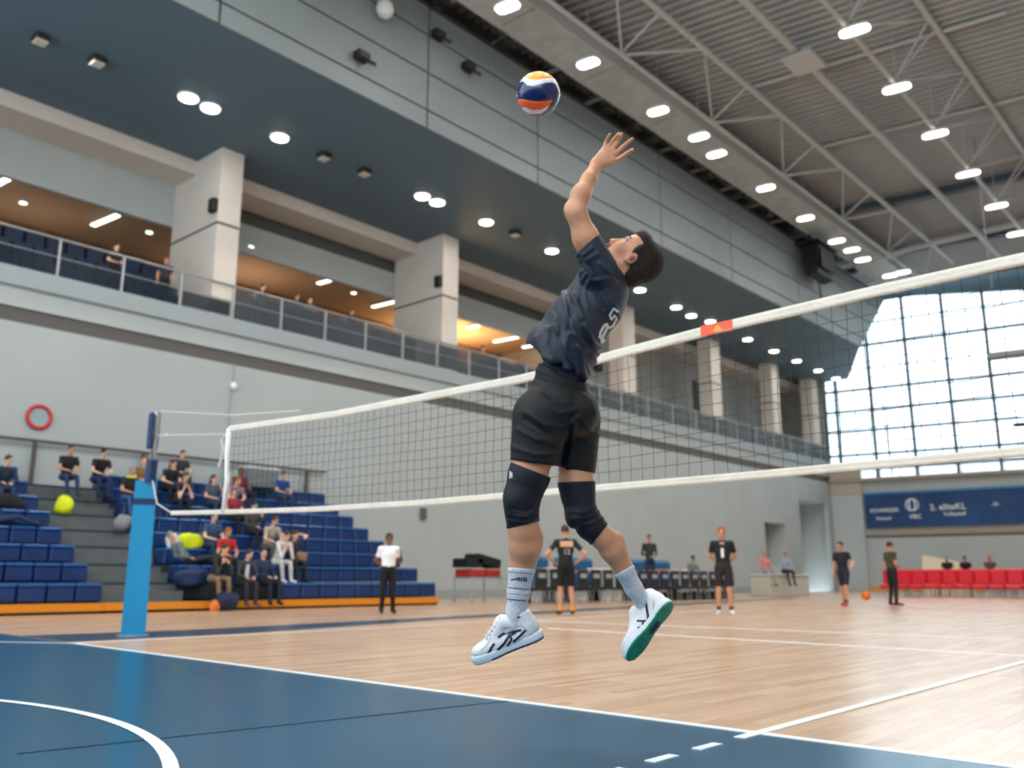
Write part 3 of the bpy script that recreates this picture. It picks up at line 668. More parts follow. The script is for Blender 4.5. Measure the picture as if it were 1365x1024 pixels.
# ================================================================ NET
nt_ = thing('volleyball_net', 'white taped volleyball net stretched across the court', 'net', (-5.6, 5.8, 1.4))
Xt = [-9.75, -7.67, -6.32, -5.0, -4.2, -3.17, -1.9, -1.07, .6]; Zt = [2.55, 2.475, 2.475, 2.47, 2.51, 2.565, 2.60, 2.61, 2.62]
Xb = [-11.0, -9.6, -7.9, -6.3, -5.2, -4.06, -3.03, -2.25, -1.0, .6]; Zb = [1.585, 1.53, 1.475, 1.45, 1.45, 1.45, 1.45, 1.455, 1.46, 1.47]
def zt(x): return float(np.interp(x, Xt, Zt))
def zb(x): return float(np.interp(x, Xb, Zb))
m_tape = M('white_net_tape', (222, 214, 202), rough=.75, noise=.06, nscale=9, bump=.5, bscale=40); m_cord = M('dark_net_cord', (44, 58, 54), rough=.8)
def tape(x0, x1, zf, h, off=0, th=.008, wav=.006):
    mb = MB(); n = 90; V = []; F = []
    for i in range(n+1):
        x = x0+(x1-x0)*i/n; z = zf(x)+off
        w = wav*sin(x*7)+wav*.6*sin(x*17+1)
        for dz in (0, -h*.33, -h*.66, -h):
            for s_ in (-1, 1): V.append((x, 5.8+s_*th*(1.6 if dz in (0, -h) else 1)+w*(-dz/h if h else 0), z+dz))
    for i in range(n):
        a = i*8; b = a+8
        for j in range(3):
            F.append((a+2*j, b+2*j, b+2*j+2, a+2*j+2)); F.append((a+2*j+1, a+2*j+3, b+2*j+3, b+2*j+1))
        F.append((a, a+1, b+1, b)); F.append((a+6, b+6, b+7, a+7))
    mb.add(V, F); return mb
tape(-9.75, .6, zt, .072).build('top_tape', m_tape, nt_, smooth=True)
tape(-11.0, .6, zb, .055, wav=.003).build('bottom_tape', m_tape, nt_, smooth=True)
mb = MB(); mb.tube([(-9.75, 5.8, 2.52), (-9.76, 5.8, 2.2), (-9.72, 5.8, 1.9), (-9.75, 5.8, 1.5)], .032, 8); mb.build('side_band', M('white_side_band', (236, 238, 238), rough=.6), nt_, smooth=True)
mb = MB(); mb.tube([(-9.77, 5.78, 2.45), (-9.84, 5.76, 2.38), (-9.80, 5.77, 2.25), (-9.86, 5.76, 2.05)], .018, 6); mb.build('knot', m_cable, nt_)
mb = MB(); sp_ = .1034
k = 0; x = -9.7
while x < .6:
    P = []
    for j in range(9):
        f = j/8; P.append((x+.006*sin(f*9+x*5), 5.8+.004*sin(x*3+f*4), (zt(x)-.07)*(1-f)+(zb(x))*f))
    mb.tube(P, .0022, 3, cap=False); x += sp_
for r in range(1, 10):
    P = []
    for i in range(104):
        x = -9.72+i*.1002; f = r/10; P.append((x, 5.8+.004*sin(x*3+r), (zt(x)-.07)*(1-f)+zb(x)*f+.006*sin(x*30.3*2+r)))
    mb.tube(P, .0022, 3, cap=False)
tag(mb.build('mesh', m_cord, nt_), kind='stuff')
mb = MB(); mb.tube([(-11.55, 5.8, 2.96), (-9.7, 5.8, 2.68), (-8.3, 5.8, 2.56)], .009, 5); mb.build('top_cable', m_cable, nt_)
mb = MB(); mb.tube([(-11.6, 5.8, 2.63), (-9.75, 5.8, 2.45)], .009, 5); mb.ell((-11.3, 5.8, 2.6), (.03, .02, .03)); mb.build('lower_cable', m_cable, nt_)
mb = MB(); mb.tube([(-11.6, 5.8, 2.05), (-11.4, 5.8, 1.7), (-11.0, 5.8, 1.56)], .01, 5); mb.build('bottom_cable', m_cable, nt_)
mb = MB(); x = -3.11
mb.box(x-.13, x+.13, 5.785, 5.81, zt(x)-.075, zt(x)+.004); mb.build('orange_tag', M('orange_tape', (236, 92, 58), rough=.5), nt_)
mb = MB(); mb.prism([(x-.03, 5.783, zt(x)-.06), (x+.05, 5.783, zt(x)-.06), (x+.01, 5.783, zt(x)-.01)], (0, .003, 0)); mb.build('tag_mark', M('amber_print', (240, 170, 50), rough=.5), nt_)

# ================================================================ TEAM AREA ALONG THE WALL
m_redbin = M('red_crate', (170, 48, 38), rough=.5)
cart = thing('ball_cart', 'grey cart with red trays and black cases by the wall', 'cart', (-21.6, 22.6, 0))
for y in (21.9, 23.35):
    for x in (-22.0, -21.2): MB().tube([(x, y, 0), (x, y, .8)], .03, 6).build('leg', m_post, cart)
MB().bevbox(-22.05, -21.15, 21.85, 23.4, .78, .84, .02).build('shelf', m_post, cart)
MB().bevbox(-22.0, -21.2, 21.9, 22.6, .84, 1.1, .03).build('tray', m_redbin, cart); MB().bevbox(-22.0, -21.2, 22.7, 23.35, .84, 1.1, .03).build('tray', m_redbin, cart)
for i, (a, b, z, r) in enumerate(((21.75, 22.5, 1.12, .0), (22.3, 23.4, 1.11, .18))):
    mb = MB(); mb.obox((-21.6, (a+b)/2, z+.18+(.08 if i else 0)), .7, b-a, .3, (1, 0, 0), (0, cos(r), -sin(r)), (0, sin(r), cos(r)))
    tag(mb.build('black_case', m_blk, loc=(-21.6, (a+b)/2, z)), ('flat black case on the left red tray of the cart', 'tilted black case on the right red tray of the cart')[i], 'case')
# barrier frames and blue mats
for i, y in enumerate((21.6, 22.7)):
    mb = MB()
    mb.tube([(-18.9, y, 0), (-18.9, y, 1.1), (-18.9, y+1.0, 1.1), (-18.9, y+1.0, 0)], .025, 6)
    for k in range(1, 8): mb.tube([(-18.9, y+k*.125, .1), (-18.9, y+k*.125, 1.1)], .01, 4)
    tag(mb.build('barrier', m_post, loc=(-18.9, y, 0)), ('grey metal barrier nearer the cart', 'grey metal barrier nearer the team chairs')[i], 'barrier')
m_mat = M('teal_blue_mat', (24, 88, 132), rough=.5, noise=.1, nscale=4)
for i, (y0, y1) in enumerate(((23.3, 25.0), (25.4, 27.6), (29.4, 33.0))):
    t_ = thing('upholstered_bench', ('blue high backed bench behind the black shirted player', 'blue high backed bench seen between the jumping legs', 'blue high backed bench between the standing coach and the seated man')[i], 'bench', (-20.4, (y0+y1)/2, 0))
    MB().bevbox(-20.65, -20.35, y0, y1, .5, 1.55, .12).build('backrest', m_mat, t_)
    MB().bevbox(-20.55, -19.85, y0, y1, .35, .55, .05).build('seat', m_mat, t_)
    for yy in (y0+.2, y1-.2): MB().box(-20.5, -20.0, yy-.04, yy+.04, 0, .36).build('leg', m_blk, t_)
tb = thing('long_table', 'long pale table top behind the black team chairs', 'table', (-19.4, 27.5, 0))
MB().bevbox(-19.6, -19.0, 23, 33.5, .98, 1.06, .02).build('tabletop', M('table_grey', (150, 156, 160), rough=.4), tb)
for y in (23.2, 26.5, 30, 33.3): MB().box(-19.34, -19.26, y-.04, y+.04, 0, .98).build('leg', m_post, tb)
m_ch = M('black_chair_vinyl', (24, 27, 31), rough=.45); m_chw = M('chair_print', (150, 158, 162), rough=.6)
def team_chair(x, y, back, mat, label, grp, cat='chair', logo=True, name='team_chair', fx=1):
    t_ = thing(name, label, cat, (x, y, 0), grp)
    MB().bevbox(x-.25, x+.22, y-.25, y+.25, .42, .5, .03).build('seat', mat, t_)
    xb = x+.25*fx
    mb = MB(); mb.bevbox(xb-.035, xb+.035, y-.27, y+.27, .5, back, .03); bk = mb.build('backrest', mat, t_)
    if logo:
        mb = MB(); mb.bevbox(xb+.036*fx-.004, xb+.036*fx+.004, y-.17, y+.17, back-.28, back-.14, .003); mb.build('print', m_chw, bk)
    for sx in (-.22, .22):
        for sy in (-.23, .23): MB().tube([(x+sx*1.1, y+sy, 0), (x+sx*.8, y+sy, .43)], .014, 5).build('leg', m_post, t_)
    return t_
first = None
for k in range(18):
    y = 21.6+k*.70
    lab = 'black team chair with a white print, %s from the left in its row' % (posn[k] if 0 < k < 16 else ('first' if k == 0 else ('seventeenth' if k == 16 else 'last')))
    if first is None: first = team_chair(-18.2, y, 1.08, m_ch, lab, 'black team chairs along the wall')
    else:
        c = copyobj(first, loc=(-18.2, y, 0)); c['label'] = lab
# towels and bottles on the table
for i, (y, c) in enumerate(((23.6, (222, 180, 176)), (26.0, (226, 200, 196)), (29.6, (186, 96, 100)), (30.9, (196, 160, 140)), (32.2, (224, 206, 190)))):
    mb = MB(); mb.bevbox(-19.55, -19.05, y, y+.85, 1.065, 1.15, .035)
    tag(mb.build('towel', M('towel_%d' % i, c, rough=.9, bump=.5), loc=(-19.3, y+.4, 1.07)), ('pale pink towel at the left end of the long table', 'white rose towel on the table between the jumping legs', 'dull red towel on the table right of the standing coach', 'beige towel on the table beside the red towel', 'cream towel at the right end of the long table')[i], 'towel')
crt = thing('white_box_bench', 'pale storage box beyond player number one', 'box', (-19.4, 41.5, 0))
MB().bevbox(-20.0, -19.0, 39.2, 43.4, 0, .95, .04).build('body', M('pale_box', (176, 174, 164), rough=.7), crt); MB().bevbox(-20.05, -18.95, 39.15, 43.45, .95, 1.02, .02).build('lid', m_house, crt)
# red chairs at the far end
m_red = M('red_chair_plastic', (206, 22, 44), rough=.4)
order = ['first', 'second', 'third', 'fourth', 'fifth', 'sixth', 'seventh', 'eighth', 'ninth', 'tenth']
first = None
for r in range(3):
    for k in range(10):
        x = -15.2+k*.66+r*.22; y = 43.4+r*.95
        lab = 'red plastic chair in the %s row, %s from the left' % (('front', 'middle', 'rear')[r], order[k])
        if first is None:
            first = thing('red_chair', lab, 'chair', (x, y, 0), 'red chairs at the far end'); first['label'] = lab
            MB().bevbox(x-.3, x+.3, y-.3, y+.24, .36, .54, .05).build('seat', m_red, first)
            MB().bevbox(x-.3, x+.3, y+.2, y+.29, .56, 1.22, .04).build('backrest', m_red, first)
            for s_ in (-.24, .24):
                MB().tube([(x+s_, y-.24, 0), (x+s_, y-.22, .44)], .018, 5).build('leg', m_post, first); MB().tube([(x+s_, y+.22, 0), (x+s_, y+.24, 1.0)], .018, 5).build('leg', m_post, first)
        else:
            c = copyobj(first, loc=(x, y, 0)); c['label'] = lab
t_ = thing('table_board', 'pale folded table board leaning behind the red chairs', 'board', (-14.2, 48, 0))
mb = MB(); mb.prism([(-15.2, 48, 0), (-12.9, 48, 0), (-13.1, 48.3, 1.55), (-15.1, 48.3, 2.0)], (0, .1, 0)); mb.build('panel', M('cream_board', (206, 196, 170), rough=.7), t_)
for i, x in enumerate((-8.85, )):
    b = MB(); b.bevbox(x-.5, x+.6, 46.0, 46.3, 0.0, 1.9, .1); tag(b.build('red_mat', m_red, loc=(x, 46, 0)), 'tall red padded mat standing at the right edge of the photo', 'mat')
# grey board with a blue poster behind the red mat
ps = thing('notice_board', 'grey stand with a blue picture poster at the right edge', 'stand', (-8.9, 46.9, 0))
MB().bevbox(-9.9, -8.0, 46.9, 47.0, 1.6, 4.2, .04).build('board', M('board_grey', (110, 118, 120), rough=.6), ps)
MB().box(-9.85, -8.05, 46.87, 46.9, 1.9, 3.75).build('poster', M('poster_blue', (24, 50, 130), rough=.5, noise=.7, nscale=1.3), ps)
for x in (-9.7, -8.2): MB().box(x-.04, x+.04, 46.92, 46.98, 0, 1.7).build('leg', m_post, ps)
cloth_lump('game_ball', 'orange and white ball lying on the floor before the bleachers', 'ball', (-20.05, 11.85, .0), .25, .25, .25, M('ball_orange_b', (224, 120, 60), rough=.5, noise=.5, nscale=6), 11)
cloth_lump('orange_ball', 'small orange ball on the floor beyond the walking player', 'ball', (-13.5, 36, .0), .3, .3, .3, M('ball_orange', (230, 110, 30), rough=.5), 12)

# ================================================================ BODIES: smooth distance fields meshed as one surface
def cap(a, b, ra, rb, m=0, k=None, flat=None, fs=1.0): return dict(t='c', a=np.array(a, float), b=np.array(b, float), ra=ra, rb=rb, m=m, k=k, flat=None if flat is None else np.array(flat, float)/np.linalg.norm(flat), fs=fs, op=1)
def ell(c, r, R=None, m=0, k=None): return dict(t='e', c=np.array(c, float), r=np.array(r, float), R=np.eye(3) if R is None else np.array(R, float), m=m, k=k, op=1)
def cut(p): p = dict(p); p['op'] = -1; return p
def dist(p, X, Y, Z):
    if p['t'] == 'c':
        a, b = p['a'], p['b']; ab = b-a; L = max(ab@ab, 1e-9)
        px, py, pz = X-a[0], Y-a[1], Z-a[2]
        t = np.clip((px*ab[0]+py*ab[1]+pz*ab[2])/L, 0, 1)
        qx, qy, qz = px-t*ab[0], py-t*ab[1], pz-t*ab[2]
        d2_ = qx*qx+qy*qy+qz*qz
        if p['flat'] is not None:
            f = p['flat']; w = qx*f[0]+qy*f[1]+qz*f[2]; d2_ = d2_-w*w+(w/p['fs'])**2
        return (np.sqrt(np.maximum(d2_, 0))-(p['ra']+(p['rb']-p['ra'])*t))*min(1, p['fs'])
    R = p['R']; dx, dy, dz = X-p['c'][0], Y-p['c'][1], Z-p['c'][2]
    u = (dx*R[0][0]+dy*R[0][1]+dz*R[0][2])/p['r'][0]; v = (dx*R[1][0]+dy*R[1][1]+dz*R[1][2])/p['r'][1]; w = (dx*R[2][0]+dy*R[2][1]+dz*R[2][2])/p['r'][2]
    k0 = np.sqrt(u*u+v*v+w*w); k1 = np.sqrt((u/p['r'][0])**2+(v/p['r'][1])**2+(w/p['r'][2])**2)
    return np.where(k1 > 1e-6, k0*(k0-1)/np.maximum(k1, 1e-6), -p['r'].min())
def bounds(p):
    if p['t'] == 'c':
        r = max(p['ra'], p['rb'])*max(1, p['fs']); return np.minimum(p['a'], p['b'])-r, np.maximum(p['a'], p['b'])+r
    r = p['r'].max(); return p['c']-r, p['c']+r
def sdf_mesh(prims, h, k=.02, post=None):
    """prims: rows of the rotation matrices are the local axes. returns verts, quads, material id per quad"""
    lo = np.min([bounds(p)[0] for p in prims if p['op'] > 0], axis=0)-3*h-.01; hi = np.max([bounds(p)[1] for p in prims if p['op'] > 0], axis=0)+3*h+.01
    n = np.ceil((hi-lo)/h).astype(int)+1
    F = np.full(n, .2, np.float32); own = np.zeros(n, np.int16); best = np.full(n, 1e3, np.float32)
    ax = [lo[i]+h*np.arange(n[i]) for i in range(3)]
    for p in prims:
        kk = p['k'] or k; b0, b1 = bounds(p); pad = kk*1.2+2.5*h
        i0 = np.maximum(((b0-pad-lo)/h).astype(int), 0); i1 = np.minimum(((b1+pad-lo)/h).astype(int)+2, n)
        if (i1 <= i0).any(): continue
        sl = tuple(slice(a, b) for a, b in zip(i0, i1))
        X, Y, Z = np.meshgrid(ax[0][sl[0]], ax[1][sl[1]], ax[2][sl[2]], indexing='ij', sparse=True)
        d = dist(p, X, Y, Z).astype(np.float32); f = F[sl]
        if p['op'] > 0:
            hh = np.clip(.5+.5*(f-d)/kk, 0, 1); F[sl] = f*(1-hh)+d*hh-kk*hh*(1-hh)
            w = d < best[sl]; o_ = own[sl]; o_[w] = p['m']; bb = best[sl]; bb[w] = d[w]
        else:
            hh = np.clip(.5-.5*(f+d)/kk, 0, 1); F[sl] = f*(1-hh)-d*hh+kk*hh*(1-hh)
            if p['m'] >= 0:
                w = d < .3*h; o_ = own[sl]; o_[w] = p['m']
    if post is not None:
        X, Y, Z = np.meshgrid(*ax, indexing='ij', sparse=True); F = post(F, X, Y, Z)
    ins = F < 0
    c = np.zeros(n-1, np.int8)
    for i in (0, 1):
        for j in (0, 1):
            for l in (0, 1): c += ins[i:n[0]-1+i, j:n[1]-1+j, l:n[2]-1+l]
    act = (c > 0) & (c < 8); ids = -np.ones(n-1, np.int64); I = np.argwhere(act); ids[act] = np.arange(len(I))
    acc = np.zeros((len(I), 3)); cnt = np.zeros(len(I))
    cor = [(i, j, l) for i in (0, 1) for j in (0, 1) for l in (0, 1)]
    vals = {q: F[I[:, 0]+q[0], I[:, 1]+q[1], I[:, 2]+q[2]].astype(float) for q in cor}
    for q in cor:
        for a in range(3):
            if q[a] == 0:
                r = list(q); r[a] = 1; r = tuple(r); u, v = vals[q], vals[r]; x = (u < 0) != (v < 0)
                t = np.where(x, u/np.where(x, u-v, 1), 0); P = np.tile(np.array(q, float), (len(I), 1)); P[:, a] = t
                acc += P*x[:, None]; cnt += x
    V = lo+h*(I+acc/np.maximum(cnt, 1)[:, None])
    Q = []; MI = []
    for a in range(3):
        o1, o2 = (a+1) % 3, (a+2) % 3
        s0 = [slice(None)]*3; s1 = [slice(None)]*3; s0[a] = slice(0, -1); s1[a] = slice(1, None)
        A, B = ins[tuple(s0)], ins[tuple(s1)]; E_ = np.argwhere(A != B)
        E_ = E_[(E_[:, o1] > 0) & (E_[:, o2] > 0) & (E_[:, o1] < n[o1]-1) & (E_[:, o2] < n[o2]-1)]
        fl_ = A[E_[:, 0], E_[:, 1], E_[:, 2]]
        def g(d1, d2_):
            t = E_.copy(); t[:, o1] -= d1; t[:, o2] -= d2_; return ids[t[:, 0], t[:, 1], t[:, 2]]
        q = np.stack([g(1, 1), g(0, 1), g(0, 0), g(1, 0)], 1); q[~fl_] = q[~fl_][:, ::-1]
        Q.append(q); MI.append(own[E_[:, 0], E_[:, 1], E_[:, 2]])
    return V, np.concatenate(Q), np.concatenate(MI)
def relax(V, Q, it=2, f=.5):
    E0 = np.concatenate([Q[:, [0, 1]], Q[:, [1, 2]], Q[:, [2, 3]], Q[:, [3, 0]]]); N = len(V)
    deg = np.bincount(E0.ravel(), minlength=N)[:, None].clip(1)
    for _ in range(it):
        A = np.stack([np.bincount(E0[:, 0], V[E0[:, 1], i], N)+np.bincount(E0[:, 1], V[E0[:, 0], i], N) for i in range(3)], 1)/deg
        V = V*(1-f)+A*f
    return V
def np_mesh(name, V, Q, MI, mats, smooth=True):
    me = bpy.data.meshes.new(name); me.vertices.add(len(V)); me.vertices.foreach_set('co', np.asarray(V, np.float32).ravel())
    me.loops.add(len(Q)*4); me.polygons.add(len(Q)); me.loops.foreach_set('vertex_index', Q.astype(np.int32).ravel())
    me.polygons.foreach_set('loop_start', np.arange(len(Q), dtype=np.int32)*4); me.polygons.foreach_set('loop_total', np.full(len(Q), 4, np.int32))
    for m in mats: me.materials.append(m)
    if MI is not None: me.polygons.foreach_set('material_index', MI.astype(np.int32))
    me.polygons.foreach_set('use_smooth', np.full(len(Q), smooth)); me.update(calc_edges=True); me.validate()
    return me
SKIN = [M('skin_fair', (222, 176, 150), rough=.5), M('skin_tan', (196, 142, 112), rough=.5), M('skin_brown', (128, 84, 62), rough=.5)]
HAIR = {k: M('hair_'+k, c, rough=.7, bump=.6, bscale=40) for k, c in dict(black=(30, 24, 22), brown=(66, 46, 34), blond=(170, 134, 86), grey=(130, 126, 122), auburn=(150, 82, 36)).items()}
m_eye = M('dark_eye', (26, 20, 18), rough=.3); m_lip = M('lip', (168, 96, 84), rough=.5)
CLO = {}
def clo(rgb):
    k = 'fabric_%02x%02x%02x' % rgb
    return M(k, rgb, rough=.8, noise=.08, nscale=6, bump=.4, bscale=14)
def V3(*a): return np.array(a, float)
def person_prims(J, long_hair=False, longsleeve=False, shorts=False, female=False, beard=False, hood=False):
    """J: joints in local metres; materials 0 skin 1 top 2 bottom 3 shoes 4 hair 5 socks"""
    P = []; pel, ch, nk, hd = J['pelvis'], J['chest'], J['neck'], J['head']; fw_ = J['face']/np.linalg.norm(J['face'])
    upv = (hd-nk)/np.linalg.norm(hd-nk); side = np.cross(fw_, upv); side /= np.linalg.norm(side); fw2 = np.cross(upv, side)
    sl = J['shl']-J['shr']; sl = sl/np.linalg.norm(sl); tz = (ch-pel)/np.linalg.norm(ch-pel); tf = np.cross(sl, tz)
    w = .92 if female else 1
    P.append(ell(ch, (.185*w, .125, .20), [sl, tf, tz], 1)); P.append(ell((ch*.45+pel*.55), (.155*w, .115, .20), [sl, tf, tz], 1)); P.append(ell(pel, (.175, .125, .13), [sl, tf, tz], 2))
    P.append(cap(J['shl'], J['shr'], .072, .072, 1, .04)); P.append(cap(ch+tz*.12, nk, .08, .055, 1, .03)); P.append(cap(nk, hd-upv*.05, .055, .052, 0, .02))
    R = [fw2, side, upv]
    P.append(ell(hd+upv*.02, (.098, .076, .115), R, 0, .015)); P.append(ell(hd-upv*.06+fw2*.03, (.065, .055, .06), R, 4 if beard else 0, .02))
    P.append(cap(hd+fw2*.095+upv*.005, hd+fw2*.115-upv*.03, .012, .017, 0, .01))
    for s_ in (-1, 1): P.append(ell(hd+side*.078*s_-upv*.01-fw2*.005, (.022, .012, .034), R, 0, .005))
    P.append(ell(hd+upv*.046-fw2*.016, (.102, .085, .105), R, 4, .008))
    if long_hair:
        P.append(cap(hd-fw2*.05+upv*.03, nk-fw2*.075-upv*.10, .082, .06, 4, .02))
    if hood: P.append(ell(nk-fw2*.06, (.09, .11, .06), R, 1, .03))
    for s_ in 'lr':
        sh, eb, wr_ = J['sh'+s_], J['el'+s_], J['wr'+s_]
        mid = sh*.45+eb*.55
        P.append(cap(sh, mid, .062, .055, 1, .03)); P.append(cap(mid, eb, .048, .042, 1 if longsleeve else 0, .02)); P.append(cap(eb, wr_, .044, .029, 1 if longsleeve else 0, .02))
        hd_ = J['ha'+s_]; P.append(cap(wr_, hd_, .03, .036, 0, .015, flat=np.cross(hd_-wr_, V3(.3, .2, 1)), fs=.6))
        hp, kn, an, to = J['hip'+s_], J['kn'+s_], J['an'+s_], J['to'+s_]
        P.append(cap(hp, kn*.75+hp*.25, .098, .076, 2, .03)); P.append(cap(kn*.7+hp*.3, kn, .07, .058, 0 if shorts else 2, .02))
        cm = kn*.65+an*.35; b_ = 0 if shorts else 2
        P.append(cap(kn, cm, .056, .056 if shorts else .06, b_, .02)); P.append(cap(cm, an, .054, .038 if shorts else .052, b_, .02))
        if shorts: P.append(cap(cm*.3+an*.7, an, .044, .042, 5, .01))
        P.append(cap(an-V3(0, 0, .03), to, .045, .038, 3, .02)); 
    return P
def fingers(mb, J):
    for s_ in 'lr':
        wr_, ha = J['wr'+s_], J['ha'+s_]; d = (ha-wr_)/np.linalg.norm(ha-wr_); sd = np.cross(d, V3(.15, .25, 1)); sd = sd/max(np.linalg.norm(sd), 1e-6); nr = np.cross(sd, d)
        for k, (o_, L) in enumerate(((-.03, .062), (-.01, .075), (.01, .08), (.03, .072))):
            a = ha+sd*o_; b = a+d*L*.6; c = b+(d*.7-nr*.7)*L*.5
            mb.tube([Vector(a), Vector(b), Vector(c)], [.0105, .009, .007], 5, 0)
        a = ha-d*.04+sd*.03; mb.tube([Vector(a), Vector(a+(d*.5+sd*.8)*.04), Vector(a+(d*.9+sd*.4)*.075)], [.012, .010, .008], 5, 0)
def standing(h=1.8, arms='down', twist=0, stride=0, lean=0):
    s = h/1.8; J = {}
    J['pelvis'] = V3(0, 0, .98); J['chest'] = V3(lean, 0, 1.30); J['neck'] = V3(lean*1.4-.01, 0, 1.51); J['head'] = V3(lean*1.6+.02, 0, 1.66); J['face'] = V3(1, 0, 0)
    for s_, y in (('l', 1), ('r', -1)):
        J['sh'+s_] = V3(lean*1.3, .18*y, 1.44); J['el'+s_] = V3(lean, .25*y, 1.15); J['wr'+s_] = V3(lean+.08, .25*y, .90); J['ha'+s_] = V3(lean+.1, .25*y, .82)
        st_ = stride*y
        J['hip'+s_] = V3(0, .09*y, .92); J['kn'+s_] = V3(st_*.45+.02, .11*y, .50); J['an'+s_] = V3(st_*.9-.03, .13*y, .09+max(0, -st_)*.1); J['to'+s_] = V3(st_*.9+.16, .15*y, .042)
    if arms == 'hips':
        for s_, y in (('l', 1), ('r', -1)): J['el'+s_] = V3(-.08, .40*y, 1.2); J['wr'+s_] = V3(.04, .22*y, 1.03); J['ha'+s_] = V3(.09, .16*y, 1.0)
    if arms == 'front':
        for s_, y in (('l', 1), ('r', -1)): J['el'+s_] = V3(lean-.02, .24*y, 1.17); J['wr'+s_] = V3(lean+.2, .08*y, 1.08); J['ha'+s_] = V3(lean+.25, .03*y, 1.07)
    if arms == 'out':
        J['ell'] = V3(.05, .34, 1.2); J['wrl'] = V3(.25, .40, 1.08); J['hal'] = V3(.32, .41, 1.06)
    if arms == 'back':
        for s_, y in (('l', 1), ('r', -1)): J['el'+s_] = V3(-.12, .27*y, 1.18); J['wr'+s_] = V3(-.18, .06*y, 1.0); J['ha'+s_] = V3(-.19, .0*y, .95)
    return {k: v*s if k != 'face' else v for k, v in J.items()}
def sitting(var=0, foot=-.42):
    """seat surface at z = 0, facing +X"""
    ln = (.10, .22, -.05, .30, .0, .15)[var % 6]; J = {}
    J['pelvis'] = V3(0, 0, .12); J['chest'] = V3(ln*.6, 0, .44); J['neck'] = V3(ln, 0, .64-abs(ln)*.1); J['head'] = V3(ln*1.15+.03, 0, .79-abs(ln)*.15); J['face'] = V3(1, (0, .3, -.4, .1, .5, -.2)[var % 6], (-.1, -.3, .1, -.45, 0, 0)[var % 6])
    for s_, y in (('l', 1), ('r', -1)):
        J['sh'+s_] = V3(ln*.9, .175*y, .57-abs(ln)*.08); J['el'+s_] = V3(ln*.8+.1, .25*y, .30); J['wr'+s_] = V3(.36, .12*y, .24); J['ha'+s_] = V3(.42, .08*y, .22)
        J['hip'+s_] = V3(.02, .09*y, .10); J['kn'+s_] = V3(.45, .13*y+.04*(var % 3-1), .09); J['an'+s_] = V3(.47+.05*((var+1) % 2), .12*y, foot+.09); J['to'+s_] = V3(.64, .14*y, foot+.042)
    if var % 6 == 3:
        for s_, y in (('l', 1), ('r', -1)): J['el'+s_] = V3(.42, .17*y, .2); J['wr'+s_] = V3(.44, .08*y, .42); J['ha'+s_] = V3(.42, .05*y, .5)
    if var % 6 == 4:
        J['ell'] = V3(.1, .28, .33); J['wrl'] = V3(.3, .12, .5); J['hal'] = V3(.28, .06, .6)
    if var == 12:            # hands behind the head
        for s_, y in (('l', 1), ('r', -1)): J['el'+s_] = V3(.12, .36*y, .78); J['wr'+s_] = V3(.0, .14*y, .84); J['ha'+s_] = V3(-.04, .08*y, .82)
    if var == 13:            # reclining sideways, legs across the seats
        J['chest'] = V3(-.05, -.22, .34); J['neck'] = V3(-.05, -.38, .50); J['head'] = V3(-.02, -.44, .64)
        for s_, y in (('l', 1), ('r', -1)):
            J['sh'+s_] = V3(.02+.15*y, -.30, .46); J['el'+s_] = V3(.12+.15*y, -.28, .2); J['wr'+s_] = V3(.15+.05*y, -.05, .16); J['ha'+s_] = V3(.15+.03*y, .03, .15)
            J['hip'+s_] = V3(.07*y, .05, .1); J['kn'+s_] = V3(.08+.09*y, .48, .20 if y > 0 else .1); J['an'+s_] = V3(.1+.1*y, .92, .06); J['to'+s_] = V3(.12+.1*y, 1.0, .14)
    return J
def add_face(mb, J, beard=False):
    nk, hd = J['neck'], J['head']; f = J['face']/np.linalg.norm(J['face']); u = (hd-nk)/np.linalg.norm(hd-nk); s_ = np.cross(f, u); s_ /= np.linalg.norm(s_); f = np.cross(u, s_)
    Rm = Matrix([list(f), list(s_), list(u)]).transposed()
    for y in (-1, 1):
        mb.ell(Vector(hd+f*.088+s_*.03*y+u*.012), (.012, .013, .008), Rm, 8, 5, 4); mb.ell(Vector(hd+f*.092+s_*.032*y+u*.032), (.008, .02, .005), Rm, 8, 4, 5)
    mb.ell(Vector(hd+f*.092-u*.058), (.009, .024, .008), Rm, 8, 5, 6)
def make_person(label, J, loc, rot, top, bottom, shoe, skin=0, hair='brown', sock=(230, 230, 230), group=None, h=.02, extra=None, scale=1, **kw):
    if scale != 1: J = {k: (v*scale if k != 'face' else v) for k, v in J.items()}
    root = thing('person', label, 'person', loc, group)
    pr = person_prims(J, **kw)
    V, Q, MI = sdf_mesh(pr, h, .03); V = relax(V, Q, 1, .4)
    c, s_ = cos(rot), sin(rot); Rz = np.array([[c, -s_, 0], [s_, c, 0], [0, 0, 1]])
    mb = MB(); mats = [SKIN[skin], clo(top), clo(bottom), clo(shoe), m_eye, HAIR[hair], m_lip, clo(sock), HAIR[hair]]
    # one mesh: body surface followed by fingers and face details
    remap = np.array([0, 1, 2, 3, 8, 7])
    fingers(mb, J); add_face(mb, J)
    V2 = np.array([tuple(v) for v in mb.v]); 
    me = bpy.data.meshes.new('body'); n0 = len(V)
    allV = np.concatenate([V, V2])@Rz.T
    faces = Q.tolist()+[[i+n0 for i in f] for f in mb.f]
    me.from_pydata(allV.tolist(), [], faces)
    for m in mats: me.materials.append(m)
    me.polygons.foreach_set('material_index', list(remap[MI])+list(mb.m)); me.polygons.foreach_set('use_smooth', [True]*len(faces)); me.update()
    o = bpy.data.objects.new('body', me); COL.objects.link(o); o.parent = root
    def W_(p): return Vector(Rz@np.array(p, float))+Vector(loc)
    if extra: extra(root, W_, Rz, J)
    return root

